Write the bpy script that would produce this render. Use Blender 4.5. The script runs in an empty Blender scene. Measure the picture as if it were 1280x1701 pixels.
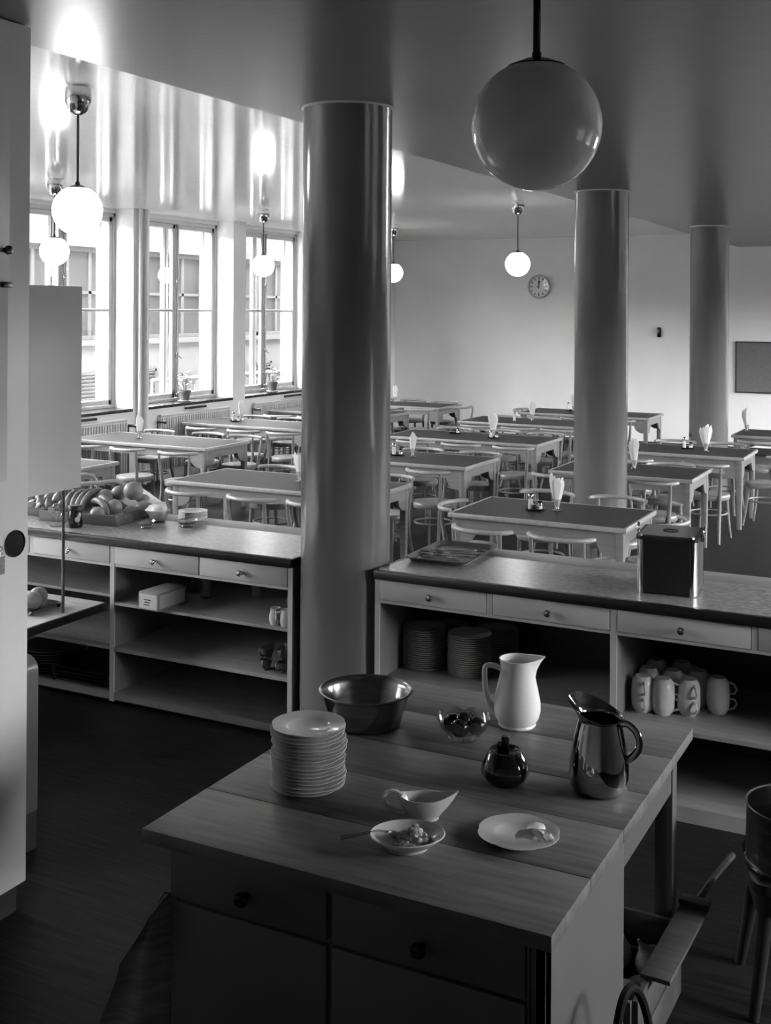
import bpy, bmesh, math, random
from mathutils import Vector, Matrix
random.seed(7)
PI = math.pi
scn = bpy.context.scene
col = scn.collection

# ------------------------------------------------------------------ camera
FPX, YAW, ROLL, HY, EYE = 1910.3, math.radians(27.055), math.radians(.346), 515.8, 2.25
cam = bpy.data.cameras.new('camera')
cam.sensor_fit = 'HORIZONTAL'
cam.sensor_width = 36.0
cam.lens = FPX / 1280 * 36.0
cam.shift_y = -(850.5 - HY) / 1280
cam.clip_start = .05
co = bpy.data.objects.new('camera', cam)
col.objects.link(co)
Fv = Vector((-math.sin(YAW), math.cos(YAW), 0))
Rv = Vector((math.cos(YAW), math.sin(YAW), 0))
Uv = Vector((0, 0, 1))
R2 = Rv * math.cos(ROLL) + Uv * math.sin(ROLL)
U2 = -Rv * math.sin(ROLL) + Uv * math.cos(ROLL)
m = Matrix((R2, U2, -Fv)).transposed().to_4x4()
m.translation = (0, 0, EYE)
co.matrix_world = m
scn.camera = co

# ------------------------------------------------------------------ sky, exposure
w = bpy.data.worlds.new('overcast_sky')
scn.world = w
w.use_nodes = True
bgn = w.node_tree.nodes['Background']
bgn.inputs[0].default_value = (.9, .9, .9, 1)
bgn.inputs[1].default_value = 66.0
vs = scn.view_settings
vs.view_transform = 'Standard'
vs.look = 'None'
vs.gamma = 1
vs.use_curve_mapping = False
vs.exposure = 0.18


def portal(name, loc, rot, sx, sy):
    l = bpy.data.lights.new(name, 'AREA')
    l.shape = 'RECTANGLE'
    l.size, l.size_y = sx, sy
    l.cycles.is_portal = True
    o = bpy.data.objects.new(name, l)
    o.location = loc
    o.rotation_euler = rot
    col.objects.link(o)


# window axes along the left wall, one every 2.22 m
WY = [12.835 + 2.22 * k for k in range(-6, 2)]
for y in WY:
    portal('window_portal', (-9.98, y, 2.25), (0, -PI / 2, 0), 2.5, 1.9)
# openings of the right wall: y from, y to, z from, z to
RW = [(3.55, 4.9, 1.2, 2.4), (5.9, 7.5, 1.0, 2.6), (10.4, 12.4, 1.0, 2.7), (13.0, 15.0, 1.0, 2.7), (16.0, 18.2, 1.0, 2.8)]  # unseen; far openings partly added to brighten the back wall
for a, b, z0, z1 in RW:
    portal('window_portal', (3.3, (a + b) / 2, (z0 + z1) / 2), (0, PI / 2, 0), z1 - z0, b - a)


# ------------------------------------------------------------------ materials
def mat(name, a, rough=.5, var=.12, scale=6, stretch=(1, 1, 1), metal=0, bump=0, spec=.5, trans=0, emit=0, coat=0, detail=4, ior=1.45):
    m = bpy.data.materials.new(name)
    m.use_nodes = True
    nt = m.node_tree
    b = nt.nodes['Principled BSDF']
    b.inputs['Roughness'].default_value = rough
    b.inputs['Metallic'].default_value = metal
    b.inputs['Specular IOR Level'].default_value = spec
    b.inputs['IOR'].default_value = ior
    if trans:
        b.inputs['Transmission Weight'].default_value = trans
    if coat:
        b.inputs['Coat Weight'].default_value = coat
        b.inputs['Coat Roughness'].default_value = .08
    if emit:
        b.inputs['Emission Color'].default_value = (1, 1, 1, 1)
        b.inputs['Emission Strength'].default_value = emit
    tc = nt.nodes.new('ShaderNodeTexCoord')
    mp = nt.nodes.new('ShaderNodeMapping')
    mp.inputs['Scale'].default_value = stretch
    nz = nt.nodes.new('ShaderNodeTexNoise')
    nz.inputs['Scale'].default_value = scale
    nz.inputs['Detail'].default_value = detail
    rp = nt.nodes.new('ShaderNodeValToRGB')
    lo, hi = a * (1 - var), min(1, a * (1 + var))
    rp.color_ramp.elements[0].position = .3
    rp.color_ramp.elements[1].position = .7
    rp.color_ramp.elements[0].color = (lo, lo, lo, 1)
    rp.color_ramp.elements[1].color = (hi, hi, hi, 1)
    nt.links.new(tc.outputs['Object'], mp.inputs[0])
    nt.links.new(mp.outputs[0], nz.inputs['Vector'])
    nt.links.new(nz.outputs['Fac'], rp.inputs[0])
    nt.links.new(rp.outputs[0], b.inputs['Base Color'])
    if bump:
        bp = nt.nodes.new('ShaderNodeBump')
        bp.inputs['Strength'].default_value = bump
        bp.inputs['Distance'].default_value = .01
        nt.links.new(nz.outputs['Fac'], bp.inputs['Height'])
        nt.links.new(bp.outputs[0], b.inputs['Normal'])
    return m


def glass_mat(name, gloss=.08, tint=.97, fres=.9):
    m = bpy.data.materials.new(name)
    m.use_nodes = True
    nt = m.node_tree
    nt.nodes.remove(nt.nodes['Principled BSDF'])
    out = nt.nodes['Material Output']
    t = nt.nodes.new('ShaderNodeBsdfTransparent')
    t.inputs[0].default_value = (tint, tint, tint, 1)
    g = nt.nodes.new('ShaderNodeBsdfGlossy')
    g.inputs['Roughness'].default_value = .02
    fr = nt.nodes.new('ShaderNodeFresnel')
    ge = nt.nodes.new('ShaderNodeNewGeometry')
    io = nt.nodes.new('ShaderNodeMath')
    io.operation = 'MULTIPLY_ADD'      # same index on both faces of the thin glass
    io.inputs[1].default_value = 1 / 1.45 - 1.45
    io.inputs[2].default_value = 1.45
    nt.links.new(ge.outputs['Backfacing'], io.inputs[0])
    nt.links.new(io.outputs[0], fr.inputs[0])
    mx = nt.nodes.new('ShaderNodeMixShader')
    ml = nt.nodes.new('ShaderNodeMath')
    ml.operation = 'MULTIPLY_ADD'
    ml.inputs[1].default_value = fres
    ml.inputs[2].default_value = gloss * .3
    nt.links.new(fr.outputs[0], ml.inputs[0])
    nt.links.new(ml.outputs[0], mx.inputs[0])
    nt.links.new(t.outputs[0], mx.inputs[1])
    nt.links.new(g.outputs[0], mx.inputs[2])
    nt.links.new(mx.outputs[0], out.inputs[0])
    return m


M = dict(
    wall=mat('wall_plaster', .86, .8, .04, 1.2, bump=.03),
    ceil=mat('gloss_ceiling_paint', .74, .10, .03, 3, (9, 1, 1), bump=.02, spec=.6),
    soffit=mat('grey_gloss_paint', .21, .30, .05, 3.5, (2, 9, 1), bump=.012, spec=.5),
    column=mat('column_gloss_paint', .14, .16, .04, 2, spec=.6),
    kwall=mat('kitchen_wall_paint', .55, .6, .06, 1),
    floor=mat('dark_linoleum_floor', .018, .42, .45, 2.2, (1.6, 26, 1), bump=.05, spec=.07),
    winpaint=mat('window_gloss_white', .55, .25, .03, 4),
    sill=mat('dark_slate_sill', .03, .25, .3, 20),
    rad=mat('radiator_enamel', .60, .3, .04, 5),
    birch=mat('birch_wood', .19, .34, .14, 5, (1, 1, 7)),
    birchlite=mat('pale_birch_wood', .29, .30, .10, 6, (7, 1, 1)),
    lino=mat('table_linoleum', .036, .48, .10, 14, spec=.14),
    seat=mat('plywood_seat', .24, .26, .10, 6, (6, 1, 1)),
    cabinet=mat('cabinet_paint', .47, .42, .05, 3),
    cabdark=mat('cabinet_inside_dark', .04, .55, .12, 3),  # very dark tone for the inside back panels
    shelf=mat('shelf_wood', .28, .40, .14, 5, (1, 6, 1)),
    ctop=mat('counter_linoleum', .30, .25, .32, 34, (1, 1.6, 1), spec=.9, detail=8),
    edge=mat('black_wood_edge', .012, .35, .3, 8),
    rail=mat('counter_rail_wood', .30, .40, .16, 5, (1, 9, 9)),
    plank=mat('worn_beech_planks', .12, .46, .30, 3.2, (1.2, 12, 4), bump=.04, spec=.4, detail=7),
    endg=mat('beech_end_grain', .15, .5, .28, 14, (2, 8, 2)),
    kcab=mat('kitchen_table_paint', .09, .40, .05, 3),
    kfront=mat('kitchen_drawer_front_paint', .11, .45, .08, 3),
    chrome=mat('polished_steel', .55, .12, .05, 5, metal=1),
    steel=mat('worn_steel', .30, .18, .25, 8, (1, 1, 6), metal=1),
    jugsteel=mat('bright_jug_steel', .34, .05, .08, 5, metal=1),
    passtop=mat('pass_top_glare', .62, .22, .12, 9, (1, 4, 1), spec=.8),  # paleness stands in for window glare on the pass table
    cabin=mat('cabinet_inner_shade', .19, .5, .10, 4),  # shelf shade put into the colour of the uprights' inner faces
    shelf_china=mat('shelf_china_shaded', .50, .16, .06, 5),  # china copy kept duller, shade under the counter put into its colour
    crate_dark=mat('dark_crate_board', .06, .6, .25, 6, (1, 8, 8)),  # darker copy of the crate board for onion crate and peel
    soot=mat('sooty_iron', .008, .8, .2, 8, spec=.1),
    stone=mat('brown_stoneware', .10, .25, .15, 6),
    pear=mat('pear_skin', .16, .45, .4, 12),
    darkwood=mat('dark_stained_wood', .018, .45, .3, 6, (1, 1, 6)),
    potdark=mat('dark_pot_steel', .10, .35, .4, 7, (1, 1, 5), metal=.7),  # darker steel for the outside of the pot
    darkmetal=mat('dark_bronzed_metal', .10, .28, .2, 6, metal=.8),
    black=mat('black_lacquer', .010, .22, .3, 6),
    blackmat=mat('matt_black_tin', .009, .45, .3, 6),
    opal=mat('opal_glass_lit', .85, .12, .01, 3, emit=17),
    opaldark=mat('opal_glass_unlit', .85, .06, .03, 2, spec=.6),
    china=mat('ivory_glazed_china', .52, .12, .05, 5, spec=.5),
    chinaw=mat('white_glazed_jug', .80, .10, .03, 5, spec=.5),
    glaze=mat('dark_brown_glaze', .012, .06, .2, 6, spec=.7),
    glass=glass_mat('clear_glass', .40, .93),
    pane=glass_mat('window_glass', .02, .97, .3),
    paper=mat('white_paper', .82, .7, .04, 14),
    napkin=mat('paper_napkin', .85, .8, .05, 30, bump=.1),
    saltm=mat('salt_white', .8, .8, .03, 50),
    orange=mat('orange_peel', .23, .38, .10, 60, bump=.25),
    banana=mat('banana_skin', .19, .45, .6, 7, (1, 1, 2)),
    fruitdark=mat('dark_fruit_skin', .10, .35, .4, 8),
    crate=mat('crate_board', .13, .6, .22, 6, (1, 8, 8)),
    jam=mat('jam', .10, .2, .5, 40, bump=.4),
    plum=mat('plum_skin', .012, .18, .4, 10),
    food=mat('chopped_salad', .34, .5, .55, 60, bump=.6),
    butter=mat('butter_curls', .70, .45, .06, 30, bump=.2),
    card=mat('cardboard', .25, .7, .10, 8),
    label=mat('box_label', .50, .6, .05, 8),
    ink=mat('printing_ink', .03, .6, .1, 8),
    terra=mat('terracotta_pot', .10, .6, .2, 9),
    leaf=mat('plant_leaf', .13, .5, .4, 18),
    soil=mat('potting_soil', .04, .9, .4, 40, bump=.5),
    tray=mat('lacquered_tray', .11, .16, .10, 6, spec=.6),
    clockface=mat('clock_face_white', .70, .3, .02, 5),
    clockrim=mat('clock_rim_paint', .55, .25, .05, 5),
    board=mat('notice_board_felt', .16, .8, .08, 20),
    cloth=mat('striped_tea_towel', .26, .9, .3, 8, (1, 1, 10)),
    render=mat('facade_render_light', .095, .9, .05, 1.5),
    spandrel=mat('facade_render_grey', .085, .9, .05, 1.5),
    facwin=mat('facade_window_paint', .06, .6, .06, 3),
    facglass=mat('facade_window_glass', .045, .25, .2, 1.0, spec=.6),
    yard=mat('yard_asphalt', .22, .9, .15, 4),
    cupboard=mat('cupboard_paint', .70, .38, .04, 2),
    onion=mat('onion_skin', .24, .4, .35, 14, (1, 1, .3)),
    appliance=mat('grey_enamel', .11, .3, .05, 4),
    skirting=mat('dark_skirting', .03, .5, .2, 5),
)


def thin_paper(m):
    nt = m.node_tree
    p = nt.nodes['Principled BSDF']
    t = nt.nodes.new('ShaderNodeBsdfTranslucent')
    t.inputs[0].default_value = (.95, .95, .95, 1)
    mx = nt.nodes.new('ShaderNodeMixShader')
    mx.inputs[0].default_value = .3
    nt.links.new(p.outputs[0], mx.inputs[1])
    nt.links.new(t.outputs[0], mx.inputs[2])
    nt.links.new(mx.outputs[0], nt.nodes['Material Output'].inputs[0])


thin_paper(M['napkin'])


def spline(P, k=4):
    P = [Vector(p) for p in P]
    out = []
    for i in range(len(P) - 1):
        a, b, c, d = P[max(i - 1, 0)], P[i], P[i + 1], P[min(i + 2, len(P) - 1)]
        for j in range(k):
            t = j / k
            out.append(.5 * (2 * b + (c - a) * t + (2 * a - 5 * b + 4 * c - d) * t * t + (3 * b - a - 3 * c + d) * t ** 3))
    return out + [P[-1]]


# ------------------------------------------------------------------ mesh builder
class MB:
    def __init__(s):
        s.v = []
        s.f = []

    def add(s, vs, fs, mtx=None):
        o = len(s.v)
        s.v += [tuple(mtx @ Vector(p)) if mtx else tuple(p) for p in vs]
        s.f += [tuple(i + o for i in f) for f in fs]
        return s

    def bm(s, bm, mtx=None):
        bm.verts.index_update()
        s.add([v.co[:] for v in bm.verts], [[v.index for v in f.verts] for f in bm.faces], mtx)
        bm.free()
        return s

    def box(s, a, b, bev=0, mtx=None):
        x0, y0, z0 = (min(a[i], b[i]) for i in range(3))
        x1, y1, z1 = (max(a[i], b[i]) for i in range(3))
        vs = [(x0, y0, z0), (x1, y0, z0), (x1, y1, z0), (x0, y1, z0), (x0, y0, z1), (x1, y0, z1), (x1, y1, z1), (x0, y1, z1)]
        fs = [(0, 3, 2, 1), (4, 5, 6, 7), (0, 1, 5, 4), (1, 2, 6, 5), (2, 3, 7, 6), (3, 0, 4, 7)]
        if not bev:
            return s.add(vs, fs, mtx)
        bm = bmesh.new()
        bv = [bm.verts.new(p) for p in vs]
        for f in fs:
            bm.faces.new([bv[i] for i in f])
        bmesh.ops.bevel(bm, geom=bm.edges[:], offset=bev, segments=2, profile=.5, affect='EDGES')
        return s.bm(bm, mtx)

    def lathe(s, prof, seg=32, c=(0, 0, 0), mtx=None, wob=None, cap=True):
        vs, fs = [], []
        n = len(prof)
        for i in range(seg):
            a = 2 * PI * i / seg
            for r, z in prof:
                k = wob(a, r, z) if wob else 1
                vs.append((c[0] + r * k * math.cos(a), c[1] + r * k * math.sin(a), c[2] + z))
        for i in range(seg):
            j = (i + 1) % seg
            for k in range(n - 1):
                fs.append((i * n + k, j * n + k, j * n + k + 1, i * n + k + 1))
        if cap and prof[0][0] > 1e-4:
            fs.append(tuple(i * n for i in range(seg))[::-1])
        if cap and prof[-1][0] > 1e-4:
            fs.append(tuple(i * n + n - 1 for i in range(seg)))
        return s.add(vs, fs, mtx)

    def tube(s, pts, r, seg=8, closed=False, mtx=None, flat=1.0, up=None):
        P = [Vector(p) for p in pts]
        n = len(P)
        rad = r if isinstance(r, (list, tuple)) else [r] * n
        vs, fs = [], []
        prev = None
        for i in range(n):
            if closed:
                t = (P[(i + 1) % n] - P[i - 1]).normalized()
            else:
                t = (P[min(i + 1, n - 1)] - P[max(i - 1, 0)]).normalized()
            if up is not None:
                a = (Vector(up) - t * t.dot(Vector(up))).normalized()
            elif prev is None:
                a = t.orthogonal().normalized()
            else:
                a = (prev - t * prev.dot(t)).normalized()
            prev = a
            b = t.cross(a)
            for k in range(seg):
                q = 2 * PI * k / seg
                vs.append(P[i] + (a * math.cos(q) + b * math.sin(q) * flat) * rad[i])
        m_ = n if closed else n - 1
        for i in range(m_):
            j = (i + 1) % n
            for k in range(seg):
                l = (k + 1) % seg
                fs.append((i * seg + k, i * seg + l, j * seg + l, j * seg + k))
        if not closed:
            fs.append(tuple(range(seg))[::-1])
            fs.append(tuple((n - 1) * seg + k for k in range(seg)))
        return s.add(vs, fs, mtx)

    def ball(s, c, r, seg=16, mtx=None):
        rx, ry, rz = r if isinstance(r, (list, tuple)) else (r, r, r)
        prof = [(math.sin(PI * i / (seg // 2)), -math.cos(PI * i / (seg // 2))) for i in range(seg // 2 + 1)]
        vs = []
        t = MB().lathe([(max(a, 0.0), b) for a, b in prof], seg)
        vs = [(c[0] + x * rx, c[1] + y * ry, c[2] + z * rz) for x, y, z in t.v]
        return s.add(vs, t.f, mtx)

    def prism(s, poly, d0, d1, axes='xzy', mtx=None):
        """poly in the (u,v) plane, extruded along w; axes names u, v, w"""
        ix = {'x': 0, 'y': 1, 'z': 2}
        u, v, w_ = (ix[c] for c in axes)
        n = len(poly)
        vs = []
        for d in (d0, d1):
            for p in poly:
                q = [0, 0, 0]
                q[u], q[v], q[w_] = p[0], p[1], d
                vs.append(tuple(q))
        fs = [tuple(range(n)), tuple(range(2 * n - 1, n - 1, -1))]
        for i in range(n):
            j = (i + 1) % n
            fs.append((i, i + n, j + n, j))
        return s.add(vs, fs, mtx)

    def build(s, name, m, parent=None, ang=38, loc=None):
        me = bpy.data.meshes.new(name)
        me.from_pydata([tuple(p) for p in s.v], [], s.f)
        bm = bmesh.new()
        bm.from_mesh(me)
        bmesh.ops.remove_doubles(bm, verts=bm.verts, dist=1e-6)
        bmesh.ops.recalc_face_normals(bm, faces=bm.faces)
        bm.to_mesh(me)
        bm.free()
        me.polygons.foreach_set('use_smooth', [True] * len(me.polygons))
        me.set_sharp_from_angle(angle=math.radians(ang))
        me.materials.append(M[m] if isinstance(m, str) else m)
        o = bpy.data.objects.new(name, me)
        col.objects.link(o)
        if parent:
            o.parent = parent
        if loc:
            o.location = loc
        return o


def tag(o, label=None, cat=None, group=None, kind=None):
    if label: o['label'] = label
    if cat: o['category'] = cat
    if group: o['group'] = group
    if kind: o['kind'] = kind
    return o


def empty(name, loc=(0, 0, 0), rz=0, **k):
    o = bpy.data.objects.new(name, None)
    o.empty_display_size = .1
    o.location = loc
    o.rotation_euler = (0, 0, rz)
    col.objects.link(o)
    return tag(o, **k)


def kids(o):
    return [c for c in bpy.data.objects if c.parent == o]


def copy_tree(o, parent=None):
    c = o.copy()
    col.objects.link(c)
    c.parent = parent
    for ch in kids(o):
        copy_tree(ch, c)
    return c


def place(proto, used, loc, rz=0, rx=0, ry=0, **k):
    """first call uses the prototype itself, later calls copy it"""
    o = proto if not used else copy_tree(proto)
    used.append(o)
    o.location = loc
    o.rotation_euler = (rx, ry, rz)
    return tag(o, **k)


ORDN = ['topmost', 'second', 'third', 'fourth', 'fifth', 'sixth', 'seventh', 'eighth', 'ninth', 'tenth', 'eleventh', 'twelfth', 'thirteenth', 'fourteenth', 'fifteenth', 'sixteenth', 'seventeenth', 'eighteenth', 'nineteenth']


def down(i, n):
    k = n - 1 - i
    return 'topmost' if k == 0 else ('bottom' if i == 0 else ORDN[k] + ' from top')


def arc(cx, cy, r, a0, a1, n):
    return [(cx + r * math.cos(a0 + (a1 - a0) * i / n), cy + r * math.sin(a0 + (a1 - a0) * i / n)) for i in range(n + 1)]


def struct(o, label=None):
    return tag(o, label=label, kind='structure')


# ------------------------------------------------------------------ room shell
ZS, ZC, XS, YB = 3.305, 3.53, -3.37, 19.0
XW, XG = -9.51, -9.83
XR, YN = 3.1, -2.6
struct(MB().box((-10.2, YN - .2, -.15), (XR + .2, YB + .2, 0)).build('floor', 'floor'))
struct(MB().box((-10.2, YN - .2, ZC), (XS, YB + .2, ZC + .2)).build('ceiling', 'ceil'))
struct(MB().box((XS, YN - .2, ZS), (XR + .2, YB + .2, ZC + .2)).build('ceiling', 'soffit'), 'lowered grey glossy ceiling over the kitchen and columns')
struct(MB().box((-10.2, YN - .2, ZC + .25), (XR + .2, YB + .2, 12)).box((-10.2, YB + .25, -1.2), (XR + .2, 48, 12)).build('wall_sky_block', 'spandrel'), 'unseen added block above and beyond the hall, holding sky off the yard facade')  # unseen mass added to keep sky light off the facade
struct(MB().box((-10.2, YB, 0), (XR + .2, YB + .2, ZC)).build('wall_back', 'wall'))
struct(MB().box((-10.2, -1.8, 0), (-3.96, -1.6, ZC)).build('wall_front', 'wall'))
struct(MB().box((-3.96, YN, 0), (-3.76, 3.2, ZC)).build('wall_kitchen', 'kwall'))
struct(MB().box((-10.2, YN - .2, 0), (XR + .2, YN, ZC)).build('wall_near', 'kwall'))
mb = MB()
yp = YN
for a, b, z0, z1 in RW:
    mb.box((XR, yp, 0), (XR + .2, a, ZS)).box((XR, a, 0), (XR + .2, b, z0)).box((XR, a, z1), (XR + .2, b, ZS))
    yp = b
mb.box((XR, yp, 0), (XR + .2, YB, ZS))
struct(mb.build('wall_right', 'kwall'))
# left wall: spandrel, lintel and piers between the windows
mb = MB()
mb.box((-10.1, -1.6, 0), (XW, YB, .945))
mb.box((-10.1, -1.6, 3.475), (-9.8, YB, ZC))
edges = [-1.6]
for y in WY:
    edges += [y - .95, y + .95]
edges.append(YB)
for i in range(0, len(edges), 2):
    if edges[i + 1] - edges[i] > .01:
        mb.box((-10.1, edges[i], .945), (XW, edges[i + 1], ZC))
struct(mb.build('wall_left', 'wall'))
struct(MB().box((-9.5, YB - .02, 0), (XR, YB, .1)).build('baseboard_back', 'skirting'))


def window(n, y):
    e = struct(empty('window_%d' % n, (XG, y, 0)), 'tall white double window, number %d along the left wall' % n)
    hw, z0, z1 = .95, .985, 3.475
    f = MB()
    f.box((-.05, -hw, z0), (.03, -hw + .05, z1), .006).box((-.05, hw - .05, z0), (.03, hw, z1), .006)
    f.box((-.05, -hw, z1 - .05), (.03, hw, z1), .006).box((-.05, -hw, z0), (.04, hw, z0 + .04), .006)
    f.build('window_frame', 'winpaint', e)
    for s in (-1, 1):
        a, b = (-hw + .05, -.012) if s < 0 else (.012, hw - .05)
        k = MB()
        t = .062
        za, zb = z0 + .045, z1 - .055
        k.box((-.03, a, za), (.02, a + t, zb), .007).box((-.03, b - t, za), (.02, b, zb), .007)
        k.box((-.03, a, zb - t), (.02, b, zb), .007).box((-.03, a, za), (.02, b, za + t), .007)
        sh = k.build('sash', 'winpaint', e)
        MB().box((-.025, a + t, 2.215), (.018, b - t, 2.25), .006).build('glazing_bar', 'winpaint', sh)
        MB().box((-.006, a + t - .01, za + t - .01), (-.002, b - t + .01, 2.22)).build('pane', 'pane', sh)
        MB().box((-.006, a + t - .01, 2.245), (-.002, b - t + .01, zb - t + .01)).build('pane', 'pane', sh)
        # outer sash of the double window
        q = MB()
        q.box((-.20, a - .02, za), (-.16, a + .05, zb)).box((-.20, b - .05, za), (-.16, b + .02, zb))
        q.box((-.20, a, zb - .05), (-.16, b, zb)).box((-.20, a, za), (-.16, b, za + .05)).box((-.20, a, 2.218), (-.16, b, 2.248))
        q.build('outer_sash', 'winpaint', e)
    b = MB()
    b.box((.02, -.02, z0 + .05), (.035, .02, z1 - .05), .004)
    b.build('closing_strip', 'winpaint', e)
    h = MB()
    h.tube([(.045, 0, z0 + .06), (.045, 0, z1 - .06)], .007, 8)
    for zz in (z0 + .08, 1.62, 2.62, z1 - .08):
        h.box((.033, -.016, zz - .03), (.055, .016, zz + .03), .004)
    hh = h.build('espagnolette_bolt', 'steel', e)
    MB().tube([(.06, 0, 1.62), (.085, .0, 1.60), (.09, .05, 1.575)], .008, 8).build('handle', 'darkmetal', hh)
    MB().box((-.02, -hw + .002, .945), (.335, hw - .002, .985), .006).build('window_sill', 'sill', e)
    return e


for i, y in enumerate(WY):
    window(i + 1, y)
for i, (a, b, z0, z1) in enumerate(RW):
    nm, lab = ('window_%d' % (12 + i), 'unseen window in the right wall, number %d' % (i + 1))
    e = struct(empty(nm, (XR + .12, (a + b) / 2, 0)), lab)
    hw = (b - a) / 2
    f = MB()
    for s in (-1, 1):
        f.box((-.03, s * hw, z0), (.03, s * (hw - .06), z1))
    f.box((-.03, -hw, z0), (.03, hw, z0 + .06)).box((-.03, -hw, z1 - .06), (.03, hw, z1)).box((-.03, -.03, z0), (.03, .03, z1))
    f.build('window_frame', 'winpaint', e)
    for s in (-1, 1):
        MB().box((-.003, min(s * .03, s * (hw - .05)), z0 + .05), (.003, max(s * .03, s * (hw - .05)), z1 - .05)).build('pane', 'pane', e)

# columns
for i, (x, y, r, lab) in enumerate([(-2.912, 5.256, .2325, 'nearest thick round grey glossy column between the two counters'),
                                   (-2.905, 9.85, .2325, 'middle round grey glossy column behind the hanging unlit globe'),
                                   (-2.885, 14.38, .232, 'farthest round grey glossy column near the back wall')]):
    c = MB().lathe([(r, 0), (r, ZS - .012), (r + .004, ZS - .004), (r + .004, ZS)], 72).build('column', 'column', loc=(x, y, 0))
    tag(c, lab, kind='structure')
    MB().lathe([(r + .002, ZS - .012), (r + .009, ZS - .008), (r + .009, ZS - .001), (r + .002, ZS - .001)], 72).build('ceiling_ring', 'clockface', c)

# ------------------------------------------------------------------ the yard outside
struct(MB().box((-40, -5, -1.3), (-10.2, 70, -1.0)).build('floor', 'yard'), 'paved yard outside the left windows')
fac = empty('facade', (-16, 0, -1), label='pale building facade with ribbon windows across the yard', cat='building')
MB().box((-.6, -12, 0), (-.2, 11, 5.4)).box((-.6, 11, 0), (-.2, 60, 9.5)).box((-.2, -12, 0), (0, 60, 2.55)).box((-.2, -12, 4.55), (0, 11, 5.4)).box((-.2, 11, 4.55), (0, 60, 9.5)).build('facade_wall', 'render', fac)
MB().box((-.02, -2, 4.5), (.03, 60, 5.35)).build('spandrel_band', 'spandrel', fac)
MB().box((-.2, -2, 2.5), (.06, 60, 2.6)).build('ledge', 'spandrel', fac)
for k in range(14):
    y = 1.0 + k * 2.35
    f = MB()
    f.box((-.12, y, 2.6), (-.04, y + .09, 4.5)).box((-.12, y + 2.1, 2.6), (-.04, y + 2.19, 4.5))
    f.box((-.12, y, 2.6), (-.04, y + 2.19, 2.7)).box((-.12, y, 4.4), (-.04, y + 2.19, 4.5))
    f.box((-.12, y + .68, 2.6), (-.05, y + .76, 4.5)).box((-.12, y + 1.42, 2.6), (-.05, y + 1.5, 4.5)).box((-.12, y, 3.55), (-.05, y + 2.19, 3.61))
    wn = f.build('window', 'facwin', fac)
    MB().box((-.10, y + .05, 2.65), (-.08, y + 2.14, 4.45)).build('pane', 'facglass', wn)
for y in (17.7, 19.35, 24.0):
    f = MB()
    f.box((0, y, .9), (.05, y + .06, 1.95)).box((0, y + .8, .9), (.05, y + .86, 1.95)).box((0, y, 1.9), (.05, y + .86, 1.96))
    sh = f.build('shutter', 'facwin', fac)
    for q in range(13):
        MB().box((0, y + .06, .95 + q * .075), (.045, y + .8, .985 + q * .075)).build('slat', 'facwin', sh)
t = empty('yard_railing', (-15.6, 21.0, -1), label='white tubular railing with slanted braces standing in the yard', cat='railing')
MB().tube([(0, -1.4, 1.72), (0, 4.6, 1.68)], .05).build('top_rail', 'render', t)
for q in range(5):
    MB().tube([(0, -1.4 + q * 1.5, 0), (0, -1.4 + q * 1.5, 1.7)], .035).build('post', 'render', t)
for q in range(2):
    MB().tube([(0, -.7 + q * 3, 1.68), (0, -.45 + q * 3, 1.55), (0, .1 + q * 3, 1.1), (0, .2 + q * 3, 0)], .06).build('brace', 'render', t)

nbr = empty('lane_sky_blocker', (10, 8, -1), label='low unseen block added beyond the right windows to limit sky light', cat='building')  # unseen block added to shade the right windows
MB().box((0, -22, 0), (6, 22, 3.6)).build('facade_wall', 'spandrel', nbr)
MB().box((-.25, -22, 3.4), (6.2, 22, 3.8)).build('cornice', 'spandrel', nbr)
struct(MB().box((XR + .2, -14, -1.3), (10.2, 32, -1.0)).build('floor', 'yard'), 'paved lane outside the right windows')

# ------------------------------------------------------------------ radiators, pipes, vents along the left wall
for y, n in ((10.6, 'first'), (12.84, 'middle'), (15.06, 'third')):
    r = empty('radiator', (-9.42, y, 0), label='ribbed grey radiator under the %s visible left window' % {'first': 'nearest', 'middle': 'middle', 'third': 'farthest'}[n], cat='radiator')
    L = .78
    MB().box((-.075, -L, .14), (-.02, L, .845), .012).build('panel', 'rad', r)
    b = MB()
    for k in range(32):
        yy = -L + .025 + k * (2 * L - .05) / 31
        b.box((-.02, yy - .013, .16), (.0, yy + .013, .825), .005)
    tag(b.build('ribs', 'rad', r), kind='stuff')
    MB().tube([(-.04, -L, .85), (-.04, L, .85)], .024, 10).build('header_pipe', 'rad', r)
    ye = -L - .05 if n == 'middle' else (L + .05 if n == 'first' else -L - .05)
    v = MB().tube([(-.04, ye, 0), (-.04, ye, .78)], .011).tube([(-.04, ye, .78), (-.04, ye * .93, .78)], .014).build('supply_pipe', 'darkmetal', r)
    MB().tube([(-.04, ye, .78), (.07, ye, .78)], [.02, .016]).ball((.08, ye, .78), (.026, .022, .022), 12).build('valve', 'darkmetal', v)
    MB().box((-.08, .1 if n == 'third' else -.2, .895), (-.04, .72 if n == 'third' else .25, .925), .004).build('convector_slot', 'sill', r)
pp = empty('heating_pipes', (-9.46, 11.70, 0), label='pair of painted heating pipes running up the pier beside the middle window', cat='pipe')
MB().tube([(0, -.05, 0), (0, -.05, ZC)], .026, 12).build('pipe', 'rad', pp)
MB().tube([(-.01, .055, 0), (-.01, .055, 1.82)], .034, 12).build('pipe', 'rad', pp)
MB().tube([(-.01, .055, 1.82), (-.01, .055, ZC)], .026, 12).build('pipe', 'rad', pp)
MB().tube([(-.01, .055, 1.80), (-.01, .055, 1.85)], .042, 12).build('coupling', 'rad', pp)

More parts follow.
